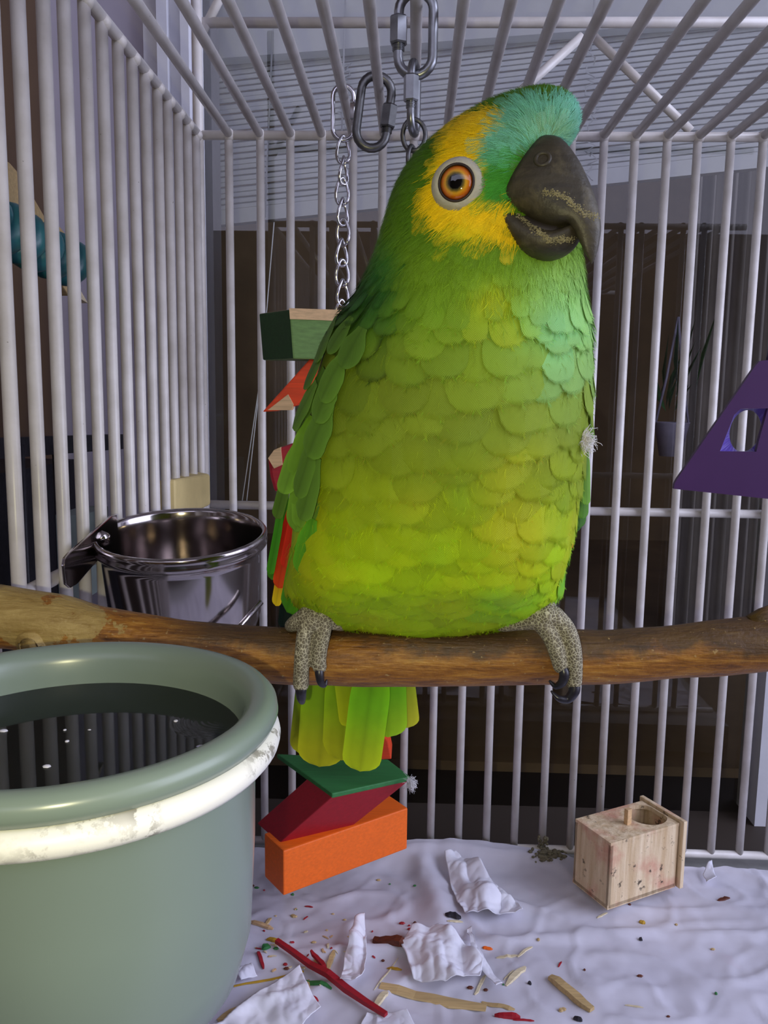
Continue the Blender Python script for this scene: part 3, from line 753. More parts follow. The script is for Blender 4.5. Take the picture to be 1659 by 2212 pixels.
angs += [math.atan2(y - hc2[1], x - hc2[0]) % (2 * pi) for x, y in tri2 + sq]; angs = sorted(set(round(a, 5) for a in angs))
o1 = [poly_ray(tri2, hc2, a) for a in angs]; i1 = [poly_ray(sq, hc2, a) for a in angs]
tw_ = V((.02, .05, 0)).normalized()
def TP(p, dy=0): return atY(p[0], p[1], YU + dy)
a_ = ring_plate([TP(p) for p in o1], [TP(p) for p in i1], V((0, .0035, 0)), 'front_plate', M['purple'], None); a_.parent = pur; a_.matrix_parent_inverse = PI_
# recessed plate with the oval hole, leaning back
el = []
for a in angs:
    d = (cos(a), sin(a)); best = None
    # ellipse 37 x 47 px, leaning right
    ca, sa = cos(.28), sin(.28); ux, uy = d[0] * ca + d[1] * sa, -d[0] * sa + d[1] * ca
    r_ = 1 / sqrt((ux / 33) ** 2 + (uy / 46) ** 2); el.append((hc2[0] + d[0] * r_ + 2, hc2[1] + d[1] * r_))
def shrink(p, k=.995): return (hc2[0] + (p[0] - hc2[0]) * k, hc2[1] + (p[1] - hc2[1]) * k)
a_ = ring_plate([TP(shrink(p), .0022) for p in i1], [TP(p, .0075) for p in el], V((.001, .003, 0)), 'recessed_plate', M['violet'], None); a_.parent = pur; a_.matrix_parent_inverse = PI_
back = [TP(p, .034) for p in o1]; 
vs = [TP(p, .0035) for p in o1] + [TP(shrink(p, .93), .034) for p in o1]; n = len(o1)
m = MB(); m.add(vs, [(i, (i + 1) % n, n + (i + 1) % n, n + i) for i in range(n)]); a_ = m.build('side_wall', M['purple'], pur, smooth=False); a_.matrix_parent_inverse = PI_
m = MB(); tp = TP((1658, 782), .016); m.tube([tp, tp + V((.001, 0, .05)), V((tp.x + .001, tp.y, ZT - .004))], .0012, 8); a_ = m.build('hanging_wire', M['zinc'], pur); a_.matrix_parent_inverse = PI_

# ------------------------------------------------------------------ things outside the side bars
XO = XL - .035
pb = empty('splintered_wood_strip', 'splintered tan wood strip leaning outside the side bars, wrapped in a teal twist', 'wood', loc=atX(60, 480, XO))
BI = Matrix.Translation(pb.location).inverted()
def outer_poly(pts, d, name, mat, bev=None):
    m = MB(); m.prism([atX(x, y, XO) for x, y in pts], d); me = m.mesh(name, False)
    if bev: bevel_mesh(me, bev, 2)
    o = obj(name, me, mat, pb); o.matrix_parent_inverse = BI; return o
outer_poly([(-30, 300), (12, 345), (22, 352), (36, 368), (60, 405), (75, 430), (98, 470), (130, 490), (142, 505), (150, 520), (150, 640), (132, 612), (100, 560), (40, 490), (-30, 430)], V((-.006, 0, 0)), 'wood_strip', M['tan_wood'], .0008)
outer_poly([(128, 570), (150, 585), (190, 655), (165, 640), (140, 612)], V((-.004, 0, 0)), 'splinter', M['cream_wood'])
M['teal'] = simple('dark_teal_plastic', rgb(38, 98, 104), .35, 0, .25, 50)
A_, B_ = atX(-40, 470, XO + .008), atX(160, 575, XO + .008)
d_ = B_ - A_; s_, u_ = frame_along(d_); pts = []
for i in range(120):
    t = i / 119; a = t * 2 * pi * 5.5; pts.append(A_ + d_ * t + (s_ * cos(a) + u_ * sin(a)) * .0072)
m = MB(); m.tube(pts, .0072, 10); m.tube([A_, B_], .008, 12); o = m.build('teal_twist', M['teal'], pb); o.matrix_parent_inverse = BI
# black iron rack outside
XI = XL - .10
M['iron'] = simple('black_wrought_iron', rgb(30, 28, 34), .5, .3, .3, 200, .3)
rk = empty('iron_rack', 'black wrought iron rack standing outside the side bars', 'rack', loc=atX(120, 1280, XI))
KI = Matrix.Translation(rk.location).inverted()
def rackpart(m, nm, sm=False): o = m.build(nm, M['iron'], rk, smooth=sm); o.matrix_parent_inverse = KI; return o
ra, rb_ = atX(-60, 948, XI), atX(275, 938, XI)
rackpart(MB().prism([ra, rb_, rb_ + V((0, 0, -.014)), ra + V((0, 0, -.014))], V((-.012, 0, 0))), 'top_rail')
for x in (46, 118, 212, 240):
    p_ = atX(x, 960, XI); rackpart(MB().tube([p_, p_ + V((0, 0, -.15)), V((p_.x, p_.y, ZF))], .0022, 8), 'upright', True)
tag(MB().box(atX(182, 1190, XI + .03), .02, .05, .062).build('grey_box', simple('grey_green_box', rgb(112, 122, 118), .5), smooth=False), 'grey-green box outside the side bars beside the steel cup', 'box')
tag(MB().box(V((-.62, .70, .55)), .30, .12, 1.2).build('wooden_post', M['dark'], smooth=False), 'broad dark brown timber post outside the side bars', 'post')
zc_ = atX(200, 985, XL - .15).z
tag(MB().box(V((XL - .19, .62, (zc_ + ZF) / 2)), .08, .36, zc_ - ZF).build('added_dark_box', M['iron'], smooth=False), 'low black cabinet added to darken the view outside the side bars, behind the iron rack', 'filler')  # black box added only to darken the region beyond the bars
# cream block clipped on the corner bars
ca = atX(386, 1030, XL); cb = atX(440, 1030, XL); 
m = MB(); zc0, zc1 = atY(430, 1100, .66).z, atY(430, 1022, .66).z
poly = [V((XL - .008, .592, zc0)), V((XL + .007, .592, zc0)), V((XL + .010, .685, zc0)), V((XL - .008, .685, zc0))]
m.add(poly + [p_ + V((0, 0, zc1 - zc0 - (.003 if i == 2 else 0) + (.002 if i == 1 else 0))) for i, p_ in enumerate(poly)], [(3, 2, 1, 0), (4, 5, 6, 7), (0, 1, 5, 4), (1, 2, 6, 5), (2, 3, 7, 6), (3, 0, 4, 7)])
me = m.mesh('mineral_block', False); bevel_mesh(me, .003, 3)
tag(obj('mineral_block', me, simple('cream_yellow_mineral', rgb(206, 186, 128), .6, 0, .1, 40)), 'cream yellow block pressed on the side bars at the back corner', 'block')
# thin pale strings behind the back bars
for i, (x0, y0, x1, y1, lab) in enumerate(((592, 480, 522, 1090, 'thin white string slanting behind the back bars, beside the green block'), (572, 560, 532, 1090, 'second thin string behind the back bars, nearly touching the first'))):
    a, b = atY(x0, y0, .745), atY(x1, y1, .745); m = MB(); m.tube([a, (a + b) / 2 + V((.004, 0, 0)), b], .0005, 5); tag(m.build('string', M['slat']), lab, 'string')
# droppings clump at the foot of a back bar
M['dirt'] = simple('grey_olive_droppings', rgb(112, 106, 84), .9, 0, .3, 400, .5)
m = MB(); r2 = random.Random(4)
for i in range(120):
    p_ = paper_at(1182 + r2.gauss(0, 15), 1846 + r2.gauss(0, 7)); rr_ = r2.uniform(.0007, .0022); m.ball(V((p_.x, min(p_.y, .698), p_.z + r2.uniform(.0, .002))), (rr_ * r2.uniform(.7, 1.6), rr_, rr_ * r2.uniform(.5, 1)), 6, 5)
for i in range(30):
    m.ball(V((XL + 12 * SP + r2.uniform(-.004, .004), YB - .004 + r2.uniform(-.002, .002), r2.uniform(.004, .014))), r2.uniform(.0007, .0016), 6, 5)
tag(m.build('droppings', M['dirt']), 'dried olive grey droppings at the foot of a back bar', 'droppings')

# ------------------------------------------------------------------ litter on the paper
def stick(px0, px1, wpx, mat, label, cat='splinter', hz=.35, lift=0, name='wood_splinter', seed=0, taper=.6):
    a, b = paper_at(*px0), paper_at(*px1); d = b - a; L = d.length; s = V((d.y, -d.x, 0)).normalized(); W_ = wpx * a.y / FPX; H_ = max(.0007, W_ * hz)
    r2 = random.Random(seed or int(px0[0] * 7 + px0[1])); m = MB(); n = 6; vs = []
    for i in range(n + 1):
        t = i / n; p_ = a + d * t; k = 1 - taper * (abs(t - .5) * 2) ** 4; k *= r2.uniform(.85, 1.1)
        z0 = pbvh.ray_cast(V((p_.x, p_.y, 1)), V((0, 0, -1)))[0]; z0 = (z0.z if z0 else 0) + lift + .0002
        off = r2.uniform(-.1, .1) * W_
        for (sx, sz) in ((-.5, .1), (-.42, 1), (.4, .9), (.5, .05)): vs.append(V((p_.x, p_.y, z0)) + s * (sx * W_ * k + off) + V((0, 0, H_ * sz * k)))
    fs = []
    for i in range(n):
        for k in range(4): l = (k + 1) % 4; fs.append((i * 4 + k, i * 4 + l, i * 4 + 4 + l, i * 4 + 4 + k))
    fs += [(3, 2, 1, 0), tuple(n * 4 + k for k in range(4))]
    m.add(vs, fs); return tag(m.build(name, mat, smooth=False), label, cat)
T, Cw, R_, G_, O_, Yb, Bn, Bk = (M[k] for k in ('tan_wood', 'cream_wood', 'red_dye', 'green_dye', 'orange_dye', 'yellow_bit', 'brown_bit', 'black_bit'))
stick((597, 2045), (833, 2206), 15, R_, 'longest crimson dyed stick lying slantwise on the paper', hz=.8, taper=.2, lift=.003)
stick((672, 2066), (706, 2106), 12, R_, 'short crimson splinter crossing the longest crimson stick', hz=.7, lift=.004)
stick((556, 2058), (570, 2094), 9, R_, 'short crimson stick standing apart near the grey-green bowl', hz=.8)
stick((664, 2152), (688, 2164), 9, R_, 'tiny crimson chip at the foot of an upright tan splinter', hz=.8)
stick((1068, 2196), (1124, 2200), 15, R_, 'crimson chip with a split tail beside the tan shaving tip', hz=.6)
stick((1108, 2204), (1154, 2206), 5, R_, 'thin crimson sliver trailing from a wider crimson chip', hz=.6)
stick((822, 2128), (1050, 2180), 34, T, 'widest flat tan wood shaving on the paper', hz=.12, taper=.35)
stick((1040, 2166), (1112, 2182), 14, T, 'narrow tan strip poking out under the widest shaving', hz=.2)
stick((1188, 2114), (1278, 2186), 22, T, 'tan stick with a squared end lying alone on bare paper', hz=.6, taper=.35)
stick((1092, 2130), (1136, 2090), 15, Cw, 'cream fibrous chip between the torn paper and the lone tan stick', hz=.4)
stick((1072, 2070), (1120, 2064), 8, Cw, 'pale cream sliver, broad half of a broken pair', hz=.2)
stick((1118, 2068), (1150, 2046), 7, Cw, 'pale cream sliver, pointed half of a broken pair', hz=.3)
stick((806, 2182), (838, 2144), 16, Cw, 'cream chip at the lower end of the longest crimson stick', hz=.4)
stick((662, 2160), (666, 2118), 12, T, 'tan splinter standing over a tiny crimson chip', hz=.6)
stick((706, 2098), (722, 2054), 12, T, 'tan splinter crossing behind the longest crimson stick', hz=.5)
stick((684, 2070), (702, 2100), 16, M['bare_wood'], 'orange-tan chip tucked against the longest crimson stick', hz=.5)
stick((644, 2120), (716, 2138), 12, G_, 'green dyed splinter passing under the longest crimson stick', hz=.5)
stick((505, 2132), (656, 2100), 5, Yb, 'long thin yellow splinter beside the grey-green bowl', hz=.7, taper=.1)
stick((470, 2206), (562, 2164), 26, T, 'tan shaving half under the torn white paper by the bowl', hz=.15)
stick((540, 1992), (590, 2008), 12, M['bare_wood'], 'tan and pink chip right beside the grey-green bowl', hz=.5)
stick((574, 2000), (586, 1984), 8, T, 'small tan chip leaning on the tan and pink chip', hz=.5)
stick((566, 2052), (584, 2046), 14, G_, 'green chip, darker of two by the bowl', hz=.6)
stick((576, 2030), (606, 2036), 12, Yb, 'olive green chip, paler of two by the bowl', hz=.4)
stick((806, 2034), (878, 2044), 26, Bn, 'dark brown curled wood scrap beside the torn paper', hz=.6, taper=.5)
stick((962, 1978), (996, 1984), 15, Bk, 'black and cream seed husk below the crumpled tissue', hz=.6)
stick((966, 1990), (1000, 1992), 8, Cw, 'cream sliver under the black seed husk', hz=.3)
stick((972, 2040), (996, 2048), 14, Bn, 'small brown bit behind the torn white paper', hz=.6)
stick((1042, 2048), (1064, 2052), 8, O_, 'small orange chip alone on the paper', hz=.5)
stick((1550, 1946), (1576, 1940), 9, Bn, 'brown star-shaped flake to the right of the wooden box', hz=.4)
stick((1380, 1992), (1394, 1996), 11, Yb, 'yellow flake in front of the wooden box', hz=.4)
stick((1290, 1984), (1312, 1972), 5, Cw, 'cream sliver touching the wooden box corner', hz=.4)
stick((1380, 2030), (1388, 2032), 7, Bk, 'round black speck on open paper', hz=.8)
stick((1238, 2202), (1258, 2207), 10, Bk, 'black pellet below the lone tan stick', hz=.8)
stick((1140, 2124), (1148, 2128), 7, Bk, 'black speck beside the cream fibrous chip', hz=.8)
stick((1208, 2186), (1222, 2180), 9, T, 'tan crumb beside the end of the lone tan stick', hz=.6)
stick((1206, 2090), (1213, 2078), 4, R_, 'pinkish red speck on open paper', hz=.4)
stick((868, 2096), (836, 2092), 8, Yb, 'olive splinter under the brown curled scrap', hz=.4)
stick((808, 2140), (860, 2070), 3, Cw, 'hair-thin straw leaning from the brown scrap', hz=.8)
stick((1088, 2118), (1110, 2096), 3, Cw, 'hair-thin straw near the cream fibrous chip', hz=.8)
stick((1026, 2150), (1050, 2106), 9, Cw, 'cream splinter poking up at the edge of the torn paper', hz=.5)
stick((1350, 2172), (1390, 2178), 4, Cw, 'thin cream sliver on the open paper', hz=.4)
r2 = random.Random(21)
crumbs = []
for i in range(46):
    x, y = (r2.uniform(545, 900), r2.uniform(1900, 2100)) if i < 34 else (r2.uniform(900, 1640), r2.uniform(1950, 2205))
    p_ = paper_at(x, y); s_ = r2.uniform(.0006, .0015); m = MB(); m.ball((p_.x, p_.y, p_.z + s_ * .4), (s_ * r2.uniform(.8, 1.9), s_, s_ * .7), 6, 4)
    k = r2.choice(('tan', 'tan', 'red', 'green', 'dark'))
    tag(m.build('crumb', {'tan': T, 'red': R_, 'green': G_, 'dark': Bn}[k], smooth=False), 'tiny %s crumb strewn on the paper liner' % {'tan': 'tan wood', 'red': 'crimson', 'green': 'green', 'dark': 'dark brown'}[k], 'crumb', '%s crumbs on the paper' % k)
for i in range(44):
    x, y = r2.gauss(650, 70), r2.gauss(2050, 42)
    if x < 552 or y > 2190: continue
    a_ = r2.uniform(0, 6.28); Lp = r2.uniform(6, 20); k = r2.choice(('tan', 'cream', 'red', 'tan'))
    o = stick((x, y), (x + Lp * cos(a_), y + Lp * .6 * sin(a_)), r2.uniform(2.5, 6), {'tan': M['bare_wood'], 'cream': Cw, 'red': R_}[k], 'tiny %s sliver in the litter around the longest crimson stick' % {'tan': 'tan', 'cream': 'cream', 'red': 'crimson'}[k], 'splinter', hz=.6, seed=900 + i)
    o['group'] = '%s slivers around the longest crimson stick' % k
# torn paper pieces
M_t = NT('torn_white_tissue'); v = M_t.coord(); n1 = M_t.noise(v, 40, 4); M_t.col(M_t.ramp(n1, [(.3, rgb(216, 216, 230)), (.7, rgb(236, 236, 246))])).set(Roughness=.8).bump(n1, .2, .002); M['tissue'] = M_t.m
def tissue(poly, label, amp=.006, lift=.002, seed=1, sub=6):
    pts = [paper_at(*p_) for p_ in poly]; c = sum(pts, V()) / len(pts); bm = bmesh.new()
    vv = [bm.verts.new(p_) for p_ in pts]; bm.faces.new(vv); bmesh.ops.triangulate(bm, faces=bm.faces)
    for k in range(sub): 
        if len(bm.faces) < 2600: bmesh.ops.subdivide_edges(bm, edges=bm.edges, cuts=1, use_grid_fill=True)
    for q in bm.verts:
        h = pbvh.ray_cast(V((q.co.x, q.co.y, 1)), V((0, 0, -1)))[0]; z = h.z if h else 0
        w_ = noise.noise(V((q.co.x * 40, q.co.y * 40, seed))) ; w2 = abs(noise.noise(V((q.co.x * 70, q.co.y * 25, seed + 9))))
        w3 = abs(noise.noise(V((q.co.x * 130, q.co.y * 150, seed + 3)))); q.co.z = z + lift + max(0, amp * (.35 + w_)) + amp * .7 * w2 + amp * .16 * w3
        q.co += V((noise.noise(q.co * 90), noise.noise(q.co * 90 + V((5, 5, 5))), 0)) * .0012
    bm.normal_update()
    me = bm_mesh('torn_paper', bm); o = obj('torn_paper', me, M['tissue']); tag(o, label, 'paper scrap')
    so = o.modifiers.new('t', 'SOLIDIFY'); so.thickness = .0004; return o
tissue([(455, 2235), (560, 2160), (647, 2106), (668, 2150), (694, 2194), (650, 2235)], 'smooth torn white sheet lying beside the foot of the bowl', .004, .004, 1)
tissue([(735, 2140), (748, 2070), (768, 2012), (786, 2008), (792, 2050), (788, 2115), (770, 2145)], 'pointed folded white tissue beside the brown scrap', .012, .002, 2)
tissue([(868, 2052), (888, 2020), (950, 2022), (1000, 2050), (1044, 2092), (1036, 2128), (960, 2140), (890, 2125)], 'large crumpled white paper flap behind the widest tan shaving', .009, .003, 3)
tissue([(960, 1862), (986, 1852), (1030, 1890), (1075, 1925), (1120, 1960), (1128, 1986), (1080, 1992), (1010, 1990), (985, 1950)], 'long crumpled white tissue running towards the back bars', .012, .001, 4)
tissue([(1008, 2012), (1018, 2006), (1030, 2060), (1060, 2100), (1085, 2140), (1070, 2150), (1040, 2105), (1018, 2060)], 'narrow translucent tissue strip beside the large paper flap', .006, .001, 5)
tissue([(1518, 1898), (1536, 1880), (1545, 1912), (1525, 1916)], 'tiny white tissue peak to the right of the wooden box', .008, .001, 6, 4)
tissue([(505, 2115), (545, 2098), (556, 2120), (520, 2130)], 'small white tissue scrap touching the bowl', .006, .001, 7, 4)
tissue([(780, 2225), (790, 2195), (880, 2190), (900, 2225)], 'torn white paper corner under the end of the longest crimson stick', .004, .001, 8)
# ------------------------------------------------------------------ the parrot
PB = V((atY(930, 1357, YPE).x, YPE, atY(930, 1357, YPE).z))
parrot = empty('parrot', 'green parrot with yellow face, turquoise forehead and dark beak standing on the branch', 'parrot', loc=PB)
BI_ = Matrix.Translation(PB).inverted()
def birdpart(o): o.parent = parrot; o.matrix_parent_inverse = BI_; return o
def subpart(o, par): o.parent = par; o.matrix_parent_inverse = (Matrix.Translation(PB) @ BI_).inverted(); return o
# silhouette table: y, left x, right x, centre depth, half depth, shear of the section
ROWS = [(219, 1136, 1168, .302, .006, -.49), (224, 1092, 1192, .302, .013, -.49), (234, 1050, 1207, .302, .018, -.49), (252, 1004, 1221, .302, .0215, -.49),
        (278, 956, 1231, .302, .0245, -.49), (312, 914, 1226, .302, .0265, -.47), (350, 882, 1192, .302, .0275, -.42), (400, 854, 1168, .302, .029, -.38), (450, 839, 1162, .303, .030, -.34),
        (500, 825, 1182, .305, .0315, -.30), (545, 812, 1236, .307, .033, -.22), (600, 790, 1244, .310, .036, -.16), (650, 764, 1248, .312, .039, -.12), (700, 730, 1256, .315, .042, -.09),
        (760, 702, 1261, .317, .045, -.06), (850, 674, 1260, .320, .048, -.05), (950, 652, 1250, .323, .050, -.04), (1050, 640, 1238, .326, .049, -.03), (1150, 634, 1222, .330, .047, -.02),
        (1220, 628, 1206, .333, .043, 0), (1265, 626, 1202, .336, .036, 0), (1296, 638, 1180, .338, .029, 0), (1322, 666, 1134, .340, .023, 0), (1340, 745, 1060, .340, .017, 0), (1348, 850, 960, .340, .009, 0)]
def row(y):
    return [interp([(r[0], r[k]) for r in ROWS], y) for k in range(1, 6)]
yy = []
for i in range(121):
    t = i / 120; yy.append(219 + (1348 - 219) * (t + .10 * sin(2 * pi * t) * -1 * .6))
tab = [row(y) for y in yy]
for _ in range(2):
    tab = [tab[0]] + [[(a + 2 * b + c) / 4 for a, b, c in zip(tab[i - 1], tab[i], tab[i + 1])] for i in range(1, 120)] + [tab[-1]]
NS = 72; bv, bf = [], []
for y, (xl_, xr_, yc, hb_, kk) in zip(yy, tab):
    pl_, pr_ = atY(xl_, y, yc), atY(xr_, y, yc); c = (pl_ + pr_) / 2; a = (pr_ - pl_).length / 2
    for k in range(NS):
        th_ = 2 * pi * k / NS; cs, sn_ = cos(th_), sin(th_); ex = 2 / 2.25
        x_ = math.copysign(abs(cs) ** ex, cs); y_ = math.copysign(abs(sn_) ** ex, sn_)
        v_ = c + V((a * x_, hb_ * y_ + kk * a * x_, 0))
        bv.append(v_)
for i in range(120):
    for k in range(NS): l = (k + 1) % NS; bf.append((i * NS + k, (i + 1) * NS + k, (i + 1) * NS + l, i * NS + l))
bf.append(tuple(range(NS))); bf.append(tuple(120 * NS + NS - 1 - k for k in range(NS)))
def bulge(c, r, h):
    c = V(c)
    for v_ in bv:
        d = (v_ - c).length
        if d < r: v_ += (v_ - V((c.x, .33, c.z))).normalized() * h * (1 - (d / r) ** 2) ** 2
BVH0 = BVHTree.FromPolygons([tuple(q) for q in bv], bf)
def onbody(px, py, bvh=None):
    d = ray(px, py).normalized(); h = (bvh or BVH0).ray_cast(CAM, d)
    if h[0] is None:
        q = atY(px, py, row(py)[2]); h = (bvh or BVH0).find_nearest(q)
    return h[0], h[1]
# cheek, breast and thigh fullness
bulge(onbody(1000, 600)[0], .030, .003); bulge(onbody(700, 1230)[0], .030, .003); bulge(onbody(1140, 1230)[0], .030, .003); bulge(onbody(960, 840)[0], .05, .004)
BVH = BVHTree.FromPolygons([tuple(q) for q in bv], bf)
def skin_mat():
    t = NT('green_parrot_skin'); a = t.n('ShaderNodeVertexColor', layer_name='Col'); t.col(a.outputs[0]).set(Roughness=.8); return t.m
HC = atY(1035, 400, .302); DIR = V((.84, -.54, 0)).normalized(); HB = HC + V((0, -.016, 0)); LAT = V((DIR.y, -DIR.x, 0)).normalized()
if LAT.y > 0: LAT = -LAT
def mp(px, py):
    d = ray(px, py); t = (HB - CAM).dot(LAT) / d.dot(LAT); return CAM + d * t
# ---- colours of the plumage
def inpoly(poly, x, y):
    r_ = False
    for (x0, y0), (x1, y1) in zip(poly, poly[1:] + poly[:1]):
        if (y0 > y) != (y1 > y) and x < (x1 - x0) * (y - y0) / (y1 - y0) + x0: r_ = not r_
    return r_
YEL = [(968, 272), (1000, 248), (1050, 234), (1092, 240), (1080, 270), (1052, 310), (1044, 350), (1040, 420), (1060, 440), (1085, 440), (1104, 420), (1112, 470), (1128, 500), (1118, 532), (1080, 522), (1042, 508), (985, 514), (948, 500), (918, 446), (912, 424), (940, 375), (958, 330)]
TEAL = [(1092, 238), (1110, 210), (1260, 210), (1270, 330), (1190, 330), (1120, 350), (1090, 380), (1050, 370), (1046, 330), (1064, 290)]
FGRN = [(1046, 360), (1100, 370), (1130, 330), (1130, 430), (1100, 425), (1082, 440), (1042, 430)]
def bird_col(px, py, jx, n3=0.0):
    x = px + jx[0] * 9; y = py + jx[1] * 9
    rearg, neckg, breast, belly, low = (70, 110, 18), (112, 150, 32), (118, 138, 30), (152, 174, 8), (150, 186, 8)
    c = interp3([(300, rearg), (480, (82, 122, 24)), (560, neckg), (680, neckg), (760, breast), (950, breast), (1080, belly), (1250, low)], y)
    c = [float(q) for q in c]
    def m(col, t):
        for k in range(3): c[k] += (col[k] - c[k]) * max(0, min(1, t))
    if y > 560:
        lx = interp([(r[0], r[1]) for r in ROWS], y)
    else:
        lx = interp([(r[0], r[1]) for r in ROWS], y)
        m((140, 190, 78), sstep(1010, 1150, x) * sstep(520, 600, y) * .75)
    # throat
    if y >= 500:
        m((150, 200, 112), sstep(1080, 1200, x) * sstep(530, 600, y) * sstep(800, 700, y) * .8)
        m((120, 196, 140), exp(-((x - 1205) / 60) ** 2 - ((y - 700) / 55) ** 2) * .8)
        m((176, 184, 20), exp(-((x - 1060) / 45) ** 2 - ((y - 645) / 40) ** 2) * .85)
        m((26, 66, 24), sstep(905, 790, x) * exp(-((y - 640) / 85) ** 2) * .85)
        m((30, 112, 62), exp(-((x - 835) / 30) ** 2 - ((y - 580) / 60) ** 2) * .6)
    if y > 860: m((178, 178, 26), max(0, n3) * 1.5 * sstep(860, 1100, y)); m((96, 188, 70), max(0, -n3 - .12) * 1.6 * sstep(900, 1100, y) * sstep(900, 1000, x))
    if y < 560:
        if inpoly(FGRN, x, y): c[:] = [62, 142, 46]
        elif inpoly(TEAL, x, y):
            c[:] = [104, 174, 148]; m((66, 150, 80), sstep(300, 380, y) * .9)
            m((150, 186, 140), exp(-((x - 1185) / 40) ** 2 - ((y - 290) / 22) ** 2) * .7)
        elif inpoly(YEL, x, y):
            c[:] = [226, 192, 14]; m((196, 168, 60), sstep(300, 240, y) * .5); m((150, 180, 30), exp(-((x - 1000) / 50) ** 2 - ((y - 500) / 16) ** 2) * .5)
    return tuple(c)
def interp3(tab_, x): return tuple(interp([(a, b[k]) for a, b in tab_], x) for k in range(3))
def lin3(c): return tuple(min(1, 1.18 * lin(max(0, min(255, q)))) for q in c)
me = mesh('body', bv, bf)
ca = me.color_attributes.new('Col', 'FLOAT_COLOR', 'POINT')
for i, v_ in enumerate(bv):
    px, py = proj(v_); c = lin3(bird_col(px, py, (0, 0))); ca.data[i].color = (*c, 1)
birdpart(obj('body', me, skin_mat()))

# ---- feathers
def feather_mat():
    t = NT('barbed_feather'); a = t.n('ShaderNodeVertexColor', layer_name='Col'); uv = t.n('ShaderNodeUVMap', uv_map='UV'); sp = t.n('ShaderNodeSeparateXYZ'); t.l(uv.outputs[0], sp.inputs[0])
    av = t.math('ABSOLUTE', sp.outputs[1]); ph = t.math('SUBTRACT', sp.outputs[0], t.math('MULTIPLY', av, 1.25))
    nz = t.noise(t.coord('Object'), 260, 2); ph = t.math('ADD', ph, t.math('MULTIPLY', nz, .5))
    st = t.math('MULTIPLY_ADD', t.math('SINE', t.math('MULTIPLY', ph, 2 * pi / .72)), .5, .5)
    nl = t.noise(t.coord('Object'), 120, 3)
    k = t.math('MULTIPLY_ADD', st, .46, .70); k = t.math('MULTIPLY', k, t.math('MULTIPLY_ADD', nl, .5, .75))
    rach = t.math('LESS_THAN', av, .12)
    c = t.mix(1.0, a.outputs[0], t.ramp(k, [(0, (0, 0, 0)), (1, (1, 1, 1))]), 'MULTIPLY')
    e = a.outputs[1]
    # comb-like open edge
    edge = t.math('MULTIPLY', t.math('SUBTRACT', e, .80), 5.0, clamp=True)
    al = t.math('GREATER_THAN', t.math('ADD', st, t.math('MULTIPLY', nl, .3)), t.math('MULTIPLY', edge, 1.12))
    t.col(c).set(Roughness=.62); t.p.inputs['Specular IOR Level'].default_value = .22; t.l(al, t.p.inputs['Alpha']); t.bump(st, .35, .0003)
    return t.m
M['feather'] = feather_mat()
FRINGE = []
class FB:
    """gathers feather grids with colour and metric uv"""
    def __init__(s): s.v = []; s.f = []; s.c = []; s.uv = []
    def add(s, P_, C_, UV_, nu, nv):
        n = len(s.v); s.v += P_; s.c += C_; s.uv += UV_
        for i in range(nu):
            for j in range(nv): a = n + i * (nv + 1) + j; s.f.append((a, a + 1, a + nv + 2, a + nv + 1))
    def mesh(s, name):
        me = mesh(name, s.v, s.f); ca = me.color_attributes.new('Col', 'FLOAT_COLOR', 'POINT')
        ca.data.foreach_set('color', [q for c in s.c for q in c])
        ul = me.uv_layers.new(name='UV'); li = [0] * len(me.loops); me.loops.foreach_get('vertex_index', li)
        ul.data.foreach_set('uv', [q for i in li for q in s.uv[i]]); return me
    def build(s, name, par=True): o = obj(name, s.mesh(name), M['feather']); return birdpart(o) if par else o
